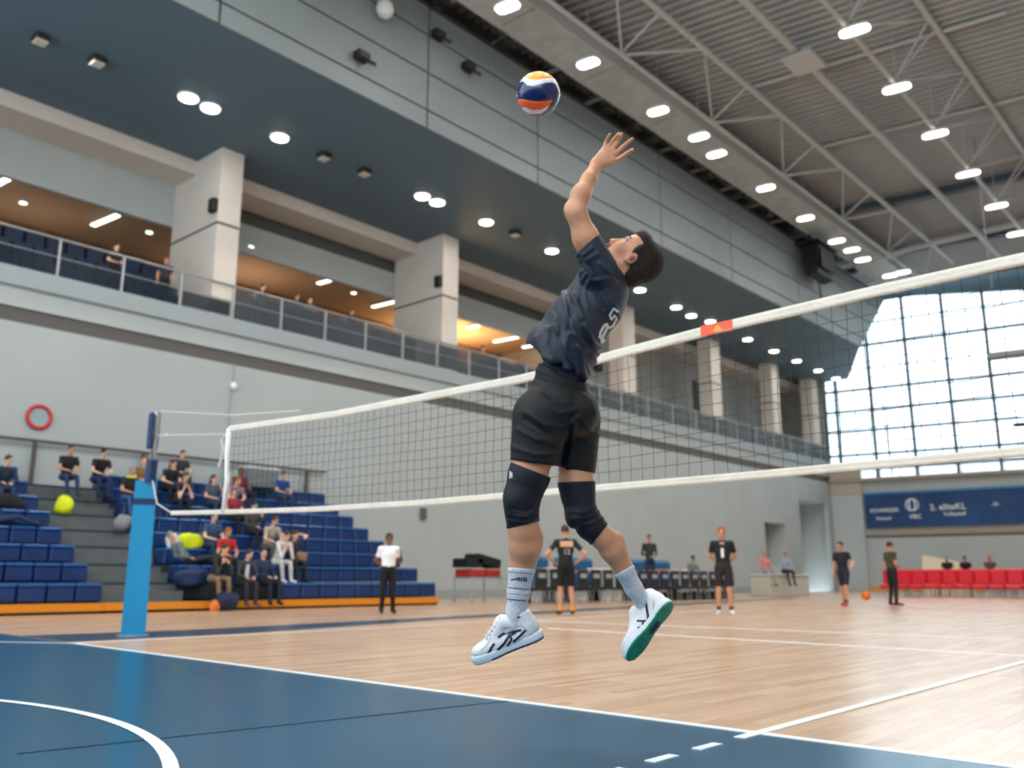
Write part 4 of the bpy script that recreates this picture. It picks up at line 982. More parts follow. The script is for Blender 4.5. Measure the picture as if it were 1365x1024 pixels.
# ================================================================ SPECTATORS ON THE BLEACHERS
def seat_at(i, y, var, label, dx=0, dz=0, **kw):
    return make_person(label, sitting(var), (RX(i)-.28+dx, y, RZ(i)+.005+dz), kw.pop('rot', 0), group='spectators on the bleachers', h=.024, scale=1.1, **kw)
blk = (24, 26, 30); jean = (34, 52, 86); gry = (104, 108, 112)
seat_at(6, 10.35, 0, 'spectator in a black shirt and jeans, leftmost at the top of the aisle steps', dz=.1, top=blk, bottom=jean, shoe=(60, 60, 64), skin=1)
seat_at(6, 11.2, 1, 'spectator in a black shirt with crossed hands, second from left on the top row', dz=.1, top=blk, bottom=(30, 44, 80), shoe=blk, hair='black')
seat_at(5, 11.75, 0, 'spectator in black with a bright yellow collar beside the grey backpack', top=(28, 32, 30), bottom=(50, 84, 130), shoe=(40, 30, 30), hair='grey', skin=1,
        extra=lambda root, W_, R, J: MB().tube([W_(J['neck']+V3(.09*cos(a)+.0, .10*sin(a), .0)) for a in [2*pi*k/14 for k in range(14)]], .035, 6, closed=True).build('collar', m_neon, root, smooth=True))
seat_at(6, 12.55, 2, 'spectator with ginger hair mostly hidden behind the blue net post', top=(120, 90, 60), bottom=blk, shoe=blk, hair='auburn')
seat_at(6, 13.3, 1, 'spectator with brown hair in black just right of the blue net post', top=(30, 32, 38), bottom=blk, shoe=blk, female=True, long_hair=True)
seat_at(5, 13.25, 3, 'spectator with hands at the chin in front of the upright dark dressed spectator', top=(52, 46, 46), bottom=blk, shoe=blk, female=True, long_hair=True)
seat_at(7, 14.1, 0, 'tallest spectator in dark clothes on the back row under the handrail', top=(46, 50, 56), bottom=blk, shoe=blk)
seat_at(5, 14.35, 4, 'spectator with long hair and a patterned top left of the net side band', top=(70, 80, 92), bottom=(40, 56, 84), shoe=blk, female=True, long_hair=True)
seat_at(5, 15.0, 1, 'spectator in a mauve checked shirt immediately left of the net side band', top=(150, 120, 140), bottom=jean, shoe=blk, hair='auburn')
seat_at(6, 15.8, 2, 'spectator in dark red seen through the net beside its side band', top=(96, 30, 44), bottom=blk, shoe=blk, skin=2, hair='black')
seat_at(6, 17.3, 0, 'lone spectator in a blue shirt seen through the net on the back row', top=(26, 62, 130), bottom=jean, shoe=blk)
seat_at(2, 12.95, 0, 'spectator in a grey blue shirt right of the yellow jacket', top=(54, 76, 108), bottom=jean, shoe=blk)
seat_at(1, 11.9, 13, 'spectator in grey reclining across the seats left of the long haired one', top=(110, 120, 124), bottom=(40, 44, 56), shoe=blk, hair='grey', longsleeve=True)
seat_at(0, 12.2, 3, 'spectator with long brown hair and dark clothes in the front row', top=(48, 44, 42), bottom=(130, 108, 88), shoe=blk, female=True, long_hair=True, longsleeve=True)
seat_at(1, 12.9, 0, 'spectator holding a bright red jacket in the second row', top=(180, 34, 38), bottom=blk, shoe=blk, skin=1, hair='auburn')
seat_at(0, 12.95, 1, 'spectator in a dark grey jacket over white, sitting lowest at the front', dz=-.12, top=(60, 64, 68), bottom=(42, 44, 48), shoe=(90, 86, 84), longsleeve=True,
        extra=lambda root, W_, R, J: MB().obox(W_(J['chest']+V3(.125, 0, -.05)), .02, .10, .3, R@V3(1, 0, -.1), R@V3(0, 1, 0), R@V3(.1, 0, 1)).build('white_shirt_front', clo((200, 206, 212)), root))
seat_at(0, 13.6, 2, 'spectator in navy sitting at the front, right of the grey jacket', top=(30, 44, 78), bottom=(26, 30, 38), shoe=blk, dz=-.1, hair='black', longsleeve=True)
seat_at(3, 14.75, 4, 'spectator with dark curly hair in a camouflage top on the fourth row', top=(64, 62, 56), bottom=blk, shoe=blk, female=True, long_hair=True, hair='black', longsleeve=True)
seat_at(2, 14.75, 1, 'spectator in a beige shirt leaning on one arm in the third row', top=(178, 166, 150), bottom=(90, 84, 78), shoe=blk)
seat_at(1, 14.55, 3, 'spectator in a white sweatshirt bent forward with one arm along the seats', top=(206, 206, 200), bottom=(200, 200, 194), shoe=(230, 230, 230), longsleeve=True)
seat_at(1, 15.0, 12, 'spectator in black with both hands behind the head, rightmost in the bleachers', top=(40, 42, 48), bottom=blk, shoe=blk, female=True, long_hair=True)
seat_at(4, 14.6, 2, 'spectator in a dark red top behind the camouflage top', top=(140, 28, 44), bottom=blk, shoe=blk)
seat_at(5, 8.45, 1, 'spectator in dark blue cut off by the left edge, sitting highest', top=(30, 48, 70), bottom=(34, 58, 92), shoe=blk, longsleeve=True)
seat_at(3, 7.75, 13, 'spectator at the left edge with an arm over the seats', top=(60, 70, 80), bottom=jean, shoe=blk, skin=1)
# gallery spectators
gal = [(-27.5, 11.9, 'left bay, nearest the left edge', blk), (-27.5, 13.6, 'left bay, next to the first column', (40, 44, 60)), (-27.5, 17.3, 'just right of the first column', (70, 50, 44)),
       (-27.5, 18.8, 'middle bay, second right of the first column', (46, 40, 40)), (-27.5, 19.4, 'middle bay, third right of the first column', (90, 84, 84)), (-27.5, 21.4, 'middle bay, leaning in black on the railing', (16, 18, 22)), (-27.5, 29.0, 'orange lit bay right of the second column', (120, 60, 40)), (-27.5, 31.6, 'orange lit bay, beside the player', (60, 50, 60))]
for i, (x, y, t_, c) in enumerate(gal):
    make_person('gallery spectator, ' + t_, standing(1.72, ('front', 'down', 'hips')[i % 3]), (x, y, 9.56), (0.1, -.3, .3)[i % 3], c, blk, blk, skin=i % 2, hair=('black', 'brown')[i % 2], group='spectators standing in the gallery', h=.03)

# ================================================================ PEOPLE ON THE COURT
m_num = M('jersey_number_white', (232, 232, 232), rough=.6)
def toface(x, y): return math.atan2(-y, -x)          # rotation that faces the camera
make_person('referee in a white polo shirt and black trousers standing before the bleachers', standing(1.76, 'back'), (-15.72, 13.55, 0), toface(-15.72, 13.55)+.15, (236, 238, 240), (16, 17, 20), blk, skin=2, hair='black', h=.016,
    extra=lambda root, W_, R, J: MB().tube([W_(J['shl']+V3(0, .055, .02)), W_(J['ell']+V3(0.02, .05, 0)), W_(J['wrl']+V3(0, .05, 0))], [.03, .028, .02], 6).build('blue_sleeve_stripe', clo((54, 76, 104)), root, smooth=True))
def p1_extra(root, W_, R, J):
    b = J['chest']+V3(.13, 0, -.06)
    mb = MB(); add_text(mb, '1', .25, W_(b), R@V3(0, 1, 0), R@V3(.0, 0, 1), .012, bold=.012, sx=1.2); mb.build('jersey_number', m_num, root)
    mb = MB(); add_text(mb, 'VBC', .05, W_(J['chest']+V3(.10, 0, .15)), R@V3(0, 1, 0), R@V3(-.3, 0, 1), .014, bold=.004); mb.build('chest_lettering', M('pink_print', (224, 160, 170), rough=.6), root)
make_person('player in a black jersey with a white number 1, hands behind back', standing(1.86, 'back'), (-9.65, 17.72, 0), toface(-9.65, 17.72), (26, 28, 32), (38, 36, 40), (222, 222, 226), skin=1, hair='auburn', sock=(44, 46, 50), shorts=True, h=.016, extra=p1_extra)
def p2_extra(root, W_, R, J):
    mb = MB(); add_text(mb, 'SWISS', .085, W_(J['chest']+V3(-.128, 0, .11)), R@V3(0, -1, 0), R@V3(0.1, 0, 1), .012, bold=.004); mb.obox(W_(J['chest']+V3(-.122, 0, .11)), .012, .28, .12, R@V3(1, 0, 0), R@V3(0, 1, 0), R@V3(.1, 0, 1)); mb.build('back_print', M('peach_print', (220, 176, 140), rough=.6), root)
    mb = MB(); mb.bevbox(-.1, .1, -.03, .03, -.05, .05, .01); mb = MB(); add_text(mb, '12', .16, W_(J['chest']+V3(-.135, 0, -.06)), R@V3(0, -1, 0), R@V3(0, 0, 1), .012, bold=.004); mb.build('number', M('grey_print', (150, 152, 156), rough=.6), root)
make_person('player in a black jersey and orange socks seen from behind between the jumping legs', standing(1.9, 'hips'), (-12.18, 15.48, 0), toface(-12.18, 15.48)+pi+.2, (30, 32, 36), (18, 18, 20), (30, 34, 58), skin=1, hair='brown', sock=(244, 150, 24), shorts=True, beard=True, h=.016, extra=p2_extra)
make_person('player in black walking with one arm bent in front of the far doorway', standing(1.84, 'out', stride=.22, lean=.03), (-10.5, 26.4, 0), toface(-10.5, 26.4)-.5, (28, 30, 36), (34, 38, 46), (200, 60, 60), skin=1, hair='brown', sock=(60, 66, 84), shorts=True, h=.02)
make_person('figure in a dark brown tracksuit turned away at the far side of the court', standing(1.84, 'front'), (-9.45, 27.35, 0), toface(-9.45, 27.35)+2.2, (70, 66, 54), (26, 26, 28), (104, 60, 60), skin=1, hair='brown', h=.02)
# team area: staff
def stool(label, x, y, z0, z1, name='stool'):
    t_ = thing(name, label, 'stool', (x, y, z0))
    MB().disc((x, y, z1-.05), .17, 16, .05).build('seat', m_blk, t_); MB().tube([(x, y, z0), (x, y, z1-.05)], .04, 8).build('post', m_post, t_); MB().disc((x, y, z0), .15, 16, .02).build('base', m_blk, t_)
stool('round black stool under the seated man in grey', -18.8, 31.9, .30, .66); stool('round black stool under the person in patterned grey', -18.7, 33.9, .30, .58)
stool('low round stool under the crouching child', -22.4, 48.6, 0, .30)
t_ = thing('long_bench', 'pale long bench behind the red chairs', 'bench', (-12.4, 46.3, 0))
MB().bevbox(-14.0, -10.8, 46.1, 46.5, .82, .92, .02).build('seat', m_house, t_)
for x in (-13.8, -12.4, -11.0): MB().box(x-.04, x+.04, 46.15, 46.45, 0, .83).build('leg', m_post, t_)
tag(MB().box(-18.97, -18.5, 28.2, 34.6, 0, .30).build('podium', m_blk, loc=(-19, 31, 0)), 'low dark podium behind the black team chairs', 'podium')
make_person('coach in a dark sweater standing behind the long table', standing(1.88, 'front'), (-18.76, 28.9, .30), -.6, (46, 50, 50), (36, 48, 66), blk, skin=1, hair='brown', longsleeve=True, h=.024, group='staff by the team chairs', scale=1.14)
make_person('seated man in a grey shirt right of the blue bench', sitting(0, -.5), (-18.8, 31.9, .68), -.3, (120, 124, 124), gry, blk, skin=1, hair='black', longsleeve=True, h=.024, group='staff by the team chairs', scale=1.14)
make_person('person in a patterned grey shirt half hidden left of player number one', sitting(1, -.5), (-18.7, 33.9, .6), -.4, (128, 130, 138), (60, 60, 66), blk, skin=0, hair='grey', h=.024, group='staff by the team chairs', scale=1.14)
make_person('person in a red shirt seated right behind player number one', sitting(2, -.5), (-19.5, 39.8, 1.04), -.6, (200, 120, 124), (150, 150, 156), blk, skin=1, hair='blond', h=.024, group='staff by the team chairs', scale=1.14)
make_person('person in a pale blue jacket perched on the storage box', sitting(0, -.5), (-19.1, 41.0, 1.04), -.6, (140, 160, 180), (30, 32, 38), blk, skin=1, hair='auburn', longsleeve=True, h=.024, group='staff by the team chairs', scale=1.14)
make_person('child in a light blue and black top crouching by the far doorway', sitting(3, -.30), (-22.4, 48.6, .32), -.3, (120, 160, 190), (22, 24, 30), blk, skin=1, hair='brown', h=.028)
for i, (x, t_, c, hr) in enumerate(((-13.35, 'person in black seated first from left behind the red chairs', (30, 24, 34), 'grey'), (-12.55, 'person in dark purple seated second from left behind the red chairs', (34, 24, 38), 'brown'), (-11.5, 'person with long brown hair seated third behind the red chairs', (80, 64, 60), 'auburn'))):
    make_person(t_, sitting(i, -.52), (x, 46.2, .95), -1.3, c, blk, blk, skin=1, hair=hr, long_hair=(i == 2), h=.028, group='people behind the red chairs')

# ================================================================ VOLLEYBALL IN THE AIR
CAMP = Vector((0, 0, HC))
FWD = Vector((-sin(YAW)*cos(PITCH), cos(YAW)*cos(PITCH), sin(PITCH))); RGT = Vector((cos(YAW), sin(YAW), 0)); UPV = RGT.cross(FWD)
BALL = Vector((-2.8715, 3.2835, 2.3))
BALL = CAMP+FWD*4.33+RGT*(717.5-682.5)/1196*4.33+UPV*(512-125.5)/1196*4.33
def make_ball():
    nlat, nlon = 150, 220; r = .1045
    yb = [(-1.1, .85), (-.75, .78), (-.58, .60), (-.43, .43), (-.23, .36), (-.03, .36), (.30, .44), (.67, .58), (1.1, .75)]
    wb = [(-1.1, .55), (-.75, .43), (-.53, .13), (-.3, .05), (-.03, .08), (.37, .23), (.62, .30), (.77, .28), (.94, .03), (1.1, -.3)]
    nb = [(-1.1, -.2), (-.88, -.35), (-.43, -.54), (-.03, -.59), (.3, -.56), (.62, -.47), (.64, -.5), (1.1, -.5)]
    ob = [(-1.1, -.5), (-.73, -.67), (-.43, -.82), (-.23, -.89), (.1, -.88), (.27, -.82), (.5, -.68), (.64, -.48), (1.1, -.4)]
    tb_ = [(-1.1, -.6), (-.6, -.86), (-.2, -.975), (.1, -.975), (.35, -.86), (.62, -.52), (1.1, -.4)]
    fi = lambda t, x: np.interp(x, [q[0] for q in t], [q[1] for q in t])
    V = []; F = []; MI = []
    th = np.linspace(0, pi, nlat+1); ph = np.linspace(0, 2*pi, nlon, endpoint=False)
    T, Pp = np.meshgrid(th, ph, indexing='ij')
    X = np.cos(T); Yd = np.sin(T)*np.cos(Pp); Zu = np.sin(T)*np.sin(Pp)         # pole along the picture's right axis
    sgn = np.where(Yd > 0, -1, 1)                                               # far side carries the mirrored swirl
    def cls(x, z):
        return np.where(z > fi(yb, x), 0, np.where(z > fi(wb, x), 1, np.where(z > fi(nb, x), 2, np.where(z > fi(ob, x), 3, np.where((z > fi(tb_, x)) & (x < .62), 1, 2)))))
    def edge(x, z):
        return np.min([np.abs(z-fi(t, x)) for t in (yb, wb, nb, ob)], axis=0)
    g = edge(X*sgn, Zu); disp = 1-.018*np.exp(-(g/.022)**2)
    for i in range(nlat+1):
        for j in range(nlon):
            V.append(BALL+(RGT*X[i, j]+FWD*Yd[i, j]+UPV*Zu[i, j])*(r*disp[i, j]))
    for i in range(nlat):
        for j in range(nlon):
            j2 = (j+1) % nlon; F.append((i*nlon+j, i*nlon+j2, (i+1)*nlon+j2, (i+1)*nlon+j))
            x = (X[i, j]+X[i+1, j])/2; z = (Zu[i, j]+Zu[i+1, j2])/2; MI.append(0); V_ = None
            MI[-1] = int(cls(np.array(x*sgn[i, j]), np.array(z)))
    mats = [M('ball_amber', (255, 168, 40), rough=.35, coat=.3), M('ball_white', (232, 232, 240), rough=.35, coat=.3), M('ball_navy', (14, 28, 84), rough=.25, coat=.4), M('ball_orange_red', (250, 100, 40), rough=.35, coat=.3)]
    root = thing('volleyball', 'orange, white and navy volleyball floating above the raised hand', 'ball', BALL)
    for k, nm in enumerate(('amber_panel', 'white_panel', 'navy_panel', 'orange_panel')):
        ids = [i for i, m in enumerate(MI) if m == k]; used = sorted({v for i in ids for v in F[i]}); mp_ = {v: n for n, v in enumerate(used)}
        mb = MB(); mb.add([V[v] for v in used], [tuple(mp_[v] for v in F[i]) for i in ids]); mb.build(nm, mats[k], root, smooth=True)
make_ball()

# ================================================================ THE LEAPING PLAYER
CAMN = np.array(CAMP); Fn, Rn, Un = np.array(FWD), np.array(RGT), np.array(UPV)
DP = 4.0
# modelling frame of the player: (right, away, up) of a tilted easel standing at the player's place
def A(u, v, dd=0.0):
    t = DP+dd; return np.array([(u-682.5)/1196*t, t, (512-v)/1196*t])
def toW(V): V = np.asarray(V, float); return CAMN+V[:, :1]*Rn+V[:, 1:2]*Fn+V[:, 2:3]*Un
def toPx(V): return 682.5+1196*V[:, 0]/V[:, 1], 512-1196*V[:, 2]/V[:, 1]
PXM = DP/1196
m_skin = M('athlete_skin', (204, 146, 114), rough=.42, noise=.10, nscale=9, bump=.12, bscale=90)
m_skin.node_tree.nodes['Principled BSDF'].inputs['Subsurface Weight'].default_value = .12
m_skin.node_tree.nodes['Principled BSDF'].inputs['Subsurface Radius'].default_value = (.02, .008, .004)
m_shirt = M('slate_navy_jersey', (40, 47, 60), rough=.5, spec=.35, noise=.08, nscale=5, bump=.25, bscale=220)
m_under = M('dark_undershirt', (26, 34, 50), rough=.7)
m_short = M('black_shorts', (11, 12, 15), rough=.6, noise=.1, nscale=5, bump=.3, bscale=200)
m_kpad = M('dark_navy_knee_pad', (11, 16, 30), rough=.6, bump=.3, bscale=180)
m_sock = M('white_sock', (214, 218, 226), rough=.85, bump=.8, bscale=160, stretch=(1, 1, .3))
m_ink = M('dark_navy_ink', (24, 34, 58), rough=.6)
m_shoe = M('white_shoe_upper', (226, 226, 232), rough=.45, bump=.2, bscale=90)
m_mid = M('white_midsole', (214, 222, 232), rough=.35)
m_teal = M('green_outsole', (10, 132, 100), rough=.35, noise=.2, nscale=22); m_navo = M('navy_outsole', (30, 52, 100), rough=.35); m_mint = M('mint_toe', (150, 200, 196), rough=.35)
m_mouth = M('mouth_inside', (52, 22, 22), rough=.4); m_lips = M('lips_rose', (176, 98, 92), rough=.4)
m_hair = M('dark_brown_hair', (44, 33, 27), rough=.55, spec=.3, noise=.45, nscale=60, bump=1.0, bscale=110, stretch=(1, 1, 2.2))
ploc = Vector((-2.74, 3.13, .33))
player = thing('person', 'leaping player in a dark numbered jersey and black shorts reaching for the ball', 'person', ploc)
BV = {}
def emit(name, V, Q, MI, mats, parent=player, bvh=True):
    Wv = toW(V); base = wpos(parent); me = np_mesh(name, Wv-np.array(base), Q, MI, mats)
    o = bpy.data.objects.new(name, me); COL.objects.link(o); o.parent = parent
    if bvh: BV[o.name] = BVHTree.FromPolygons([Vector(v) for v in Wv], [tuple(int(i) for i in q) for q in Q])
    return o
def halfplane(p, q, inside):
    """cut along the picture line p-q (through depth); keep the side of pixel `inside`"""
    a, b, c = A(*p), A(*q), A(*inside); n = np.cross(b-a, a*0+a); n = n/np.linalg.norm(n)          # plane holds the view line, so the hem shows edge-on
    if (c-a)@n > 0: n = -n
    return a, n
def keep(planes, soft=0):
    def post(F, X, Y, Z):
        for a, n in planes: F = np.maximum(F, (X-a[0])*n[0]+(Y-a[1])*n[1]+(Z-a[2])*n[2])
        return F
    return post
def normals(V, Q):
    n = np.cross(V[Q[:, 2]]-V[Q[:, 0]], V[Q[:, 3]]-V[Q[:, 1]]); N = np.zeros_like(V)
    for k in range(4): np.add.at(N, Q[:, k], n)
    return N/np.maximum(np.linalg.norm(N, axis=1), 1e-9)[:, None]
def folds(V, Q, lines, mask=None):
    N = normals(V, Q); u, v = toPx(V); D = np.zeros(len(V))
    for pts, amp, sg in lines:
        best = np.full(len(V), 1e9)
        for (x0, y0), (x1, y1) in zip(pts[:-1], pts[1:]):
            dx, dy = x1-x0, y1-y0; t = np.clip(((u-x0)*dx+(v-y0)*dy)/(dx*dx+dy*dy), 0, 1)
            best = np.minimum(best, np.hypot(u-x0-t*dx, v-y0-t*dy))
        D += amp*np.exp(-(best/sg)**2)
    return V+N*D[:, None]
# ---- head frame
uh = np.array([.915, 0, .403]); fh = np.array([-.403, 0, .915]); sh_ = np.array([0, 1., 0]); HR = [fh, sh_, uh]; H = A(842, 345, 0)
def hp(u, f, s=0): return H+uh*u+fh*f+sh_*s
arm = [A(796, 354, -.15), A(776, 306, -.18), A(766, 277, -.19)]
B = []
# torso (under the shirt), neck
B += [cap(A(745, 540), A(757, 465), .105, .10, 1, flat=(0, 1, 0), fs=1.3), cap(A(757, 465), A(797, 395), .10, .105, 1, flat=(0, 1, 0), fs=1.3), cap(A(800, 366, -.12), A(818, 376, .13), .055, .055, 1), ]
B += [cap(A(812, 385), A(834, 356), .062, .058, 0, .02), cap(A(818, 372, -.03), A(833, 356, -.03), .03, .022, 0, .02)]
# skull and face
B += [ell(hp(.02, -.008), (.094, .076, .10), HR, 0), ell(hp(.035, .02), (.075, .066, .075), HR, 0, .02), ell(hp(-.05, .035), (.058, .055, .066), HR, 0, .025),
      ell(hp(-.102, .060), (.025, .026, .024), HR, 0, .02), cap(hp(-.07, -.005, -.045), hp(-.098, .05, -.022), .018, .014, 0, .02), cap(hp(-.07, -.005, .045), hp(-.098, .05, .022), .018, .014, 0, .02),
      cap(hp(.022, .082, -.034), hp(.022, .088, -.010), .010, .009, 0, .012), cap(hp(.022, .082, .034), hp(.022, .088, .010), .010, .009, 0, .012),
      cap(hp(.006, .088), hp(-.050, .107), .009, .0125, 0, .01), ell(hp(-.053, .102, -.012), (.011, .009, .008), HR, 0, .006), ell(hp(-.053, .102, .012), (.011, .009, .008), HR, 0, .006),
      ell(hp(-.03, .062, -.04), (.028, .022, .024), HR, 0, .02), ell(hp(-.03, .062, .04), (.028, .022, .024), HR, 0, .02),
      cap(hp(-.073, .098, -.016), hp(-.073, .098, .016), .0085, .0085, 2, .005), cap(hp(-.102, .086, -.014), hp(-.102, .086, .014), .0085, .0085, 2, .005)]
for s_ in (-1, 1):
    e = hp(-.014, -.004, .078*s_)
    B += [ell(e, (.022, .011, .031), [fh*.94-uh*.34, sh_, uh*.94+fh*.34], 0, .006), ell(e-uh*.022+fh*.004, (.011, .009, .012), HR, 0, .006)]
B += [cut(ell(hp(.001, .088, -.031), (.014, .016, .008), HR, -1, .006)), cut(ell(hp(.001, .088, .031), (.014, .016, .008), HR, -1, .006)),
      cut(ell(hp(-.087, .100), (.034, .022, .0105), HR, 3, .003)), cut(ell(hp(-.012, .002, -.092), (.013, .009, .017), HR, -1, .004)), cut(ell(hp(-.058, .112, -.008), (.006, .004, .004), HR, 3, .002))]
# raised arm
B += [cap(A(797, 356, -.14), arm[0], .055, .052, 0), cap(arm[0], A(781, 318, -.175), .052, .052, 0), cap(A(781, 318, -.175), A(769, 286, -.19), .052, .043, 0, .03), ell(A(759, 278, -.188), (.022, .026, .026), None, 0, .02),
      cap(A(768, 282, -.19), A(774, 260, -.178), .040, .039, 0, .03), cap(A(774, 260, -.178), A(785, 239, -.13), .038, .033, 0, .03), cap(A(785, 239, -.13), A(795, 220, -.08), .033, .025, 0, .015, flat=(0, 1, 0), fs=.8)]
hd_ = -.06
for k0, r0 in (((804, 200.5), .0125), ((809, 199), .0135), ((815, 201), .0135), ((820.5, 204.5), .013)):
    B.append(cap(A(794+(k0[0]-812)*.35, 219+(k0[1]-202)*.4, -.08), A(k0[0], k0[1], hd_), .016, r0, 0, .012))
B += [cap(A(798, 222, -.08), A(816, 215, hd_-.01), .017, .0165, 0, .012), ell(A(806, 212, -.075), (.034, .016, .030), None, 0, .014)]
FS = 1.18
fing = [([(804, 200), (807.8, 189.5), (810.3, 184), (813.3, 178.8)], .0080, 0), ([(809.5, 198.5), (816, 189), (820, 183.8), (824.3, 178.2)], .0084, .012), ([(815, 200.5), (822.2, 191), (826, 185), (829, 178.5)], .0086, .0),
        ([(820.5, 204), (830, 195.8), (836.5, 190), (843.2, 185)], .0086, -.006), ([(815, 216), (826.5, 211), (835, 205), (843, 199.8)], .0098, -.02)]
for pts, r, dz in fing:
    for i in range(3):
        B.append(cap(A(*pts[i], hd_+dz*i/3-.012*i*(i-1)/2), A(*pts[i+1], hd_+dz*(i+1)/3-.012*(i+1)*i/2), r*FS*(1-.08*i), r*FS*(1-.08*(i+1)), 0, .004))
# far arm, bent across the belly
B += [cap(A(822, 366, .16), A(806, 425, .22), .055, .045, 0), cap(A(806, 425, .22), A(778, 462, .24), .043, .030, 0), cap(A(778, 462, .24), A(767, 468, .24), .028, .034, 0, flat=(0, 1, 0), fs=.6)]
for k in range(4): B.append(cap(A(768-k*.5, 462+k*4.2, .24), A(757-(k % 2), 462+k*5, .23), .009, .0075, 0, .004))
B.append(cap(A(772, 461, .235), A(764, 452, .225), .011, .008, 0, .005))
# legs
LA = [(720, 560, -.05, .10), (712, 606, -.08, .086), (704, 634, -.09, .080), (695.5, 660, -.10, .070), (695.5, 682, -.10, .065), (698.5, 706, -.085, .066), (699.5, 728, -.07, .068), (695.5, 757, -.05, .053), (691, 790, -.03, .044), (688, 816, -.02, .038)]
LB = [(768, 560, .06, .09), (767, 608, .05, .078), (768.5, 645, .03, .076), (773.5, 678, .01, .062), (787, 701, .02, .058), (803, 716, .035, .053), (816, 733, .05, .0545), (831, 758, .075, .042), (844, 783, .115, .036), (858, 804, .155, .034)]
for L in (LA, LB):
    for p, q in zip(L[:-1], L[1:]): B.append(cap(A(*p[:3]), A(*q[:3]), p[3], q[3], 0, .02))
B += [cap(A(712, 716, -.06), A(706, 745, -.05), .040, .030, 0, .03), cap(A(822, 718, .06), A(830, 740, .075), .03, .02, 0, .03), ell(A(687, 668, -.115), (.04, .05, .055), None, 0, .03), ell(A(764, 690, -.01), (.035, .05, .045), None, 0, .03)]
B += [cap(A(688, 818, -.02), A(672, 846, -.02), .034, .028, 0), cap(A(860, 808, .16), A(852, 838, .15), .03, .026, 0)]
V, Q, MI = sdf_mesh(B, .0048, .02); V = relax(V, Q, 2, .45)
emit('body', V, Q, MI, [m_skin, m_under, m_lips, m_mouth])
# ---- eyes, brows, lashes
for s_ in (-1, 1):
    c = toW([hp(.001, .081, .031*s_)])[0]
    Rm = Matrix([list(Fn*.915*1+0*Fn) for _ in range(3)])
    wf = toW([hp(0, 1)])[0]-toW([hp(0, 0)])[0]; wu = toW([hp(1, 0)])[0]-toW([hp(0, 0)])[0]; wsd = toW([hp(0, 0, 1)])[0]-toW([hp(0, 0, 0)])[0]
    Rm = Matrix([list(wf), list(wsd), list(wu)]).transposed()
    mb = MB(); mb.ell(Vector(c), (.0125, .013, .0115), Rm, 14, 10); e_ = mb.build('eyeball', M('eye_white', (226, 218, 212), rough=.2), player, smooth=True)
    mb = MB(); mb.ell(Vector(c+wf*.0088+wsd*(.0045*s_)+wu*.002), (.005, .007, .0065), Rm, 12, 8); mb.build('iris', m_eye, e_, smooth=True)
    mb = MB(); P = [toW([hp(.001+.0135*cos(a)*1.0+.001, .0905-.010*abs(sin(a))*1.2, (.031+.0155*sin(a))*s_)])[0] for a in np.linspace(-1.3, 1.5, 8)]
    mb.tube([Vector(p) for p in P], .0016, 5); mb.build('eyelashes', m_hair, player)
    mb = MB(); ec = toW([hp(-.014, -.006, .0865*s_)])[0]; mb.ell(Vector(ec), (.010, .0025, .016), Rm, 12, 8); mb.build('ear_hollow', M('ear_inner_red', (150, 84, 66), rough=.5), player, smooth=True)
    mb = MB(); P = [toW([hp(.024+.004*sin(t*3), .0965-.020*t**1.6, (.012+.036*t)*s_)])[0] for t in np.linspace(0, 1, 7)]
    mb.tube([Vector(p+wf*.003) for p in P], [.002, .0040, .0046, .0046, .004, .003, .0015], 6); mb.build('eyebrow', m_hair, player)
# ---- hair
Hh = [ell(hp(.036, -.030), (.092, .0835, .096), HR, 0), cap(hp(.0, -.062, -.03), hp(-.072, -.074, -.02), .052, .036, 0, .02), cap(hp(.0, -.062, .03), hp(-.072, -.074, .02), .052, .036, 0, .02),
      ell(hp(.082, .038), (.056, .068, .034), HR, 0, .02), ell(hp(.080, .076, .0), (.020, .040, .020), HR, 0, .02), cap(hp(.04, .02, -.066), hp(-.004, .012, -.074), .018, .007, 0, .015), cap(hp(.04, .02, .066), hp(-.004, .012, .074), .018, .007, 0, .015)]
def hairnoise(F, X, Y, Z):
    n1 = np.sin(X*210+3*np.sin(Z*90))*np.sin(Z*190+2*np.sin(Y*120))*np.sin(Y*200+X*60); n2 = np.sin(X*95+Z*60)*np.sin(Y*80-Z*70)
    F = F+n1*.0016+n2*.0012
    a = hp(-.106, -.06); n = -uh; return np.maximum(F, (X-a[0])*n[0]+(Y-a[1])*n[1]+(Z-a[2])*n[2])
V, Q, MI = sdf_mesh(Hh, .0035, .015, post=hairnoise); ho = emit('hair', V, Q, None, [m_hair])
ho['label'] = 'short dark brown hair'
mb = MB(); r_ = np.random.default_rng(3); N = normals(V, Q); sel = r_.choice(len(V), 4200, replace=False)
for i in sel:
    p = V[i]; n = N[i]; d = n*.7+uh*.25-fh*.45+r_.normal(0, .28, 3); d /= np.linalg.norm(d); L = r_.uniform(.005, .014)
    s3 = np.cross(d, n+.01); s3 /= max(np.linalg.norm(s3), 1e-6); w = .0008
    T = toW(np.array([p-n*.001-s3*w, p-n*.001+s3*w, p+d*L])); mb.add([tuple(t) for t in T], [(0, 1, 2)])
tag(mb.build('hair_strands', m_hair, player), kind='stuff')
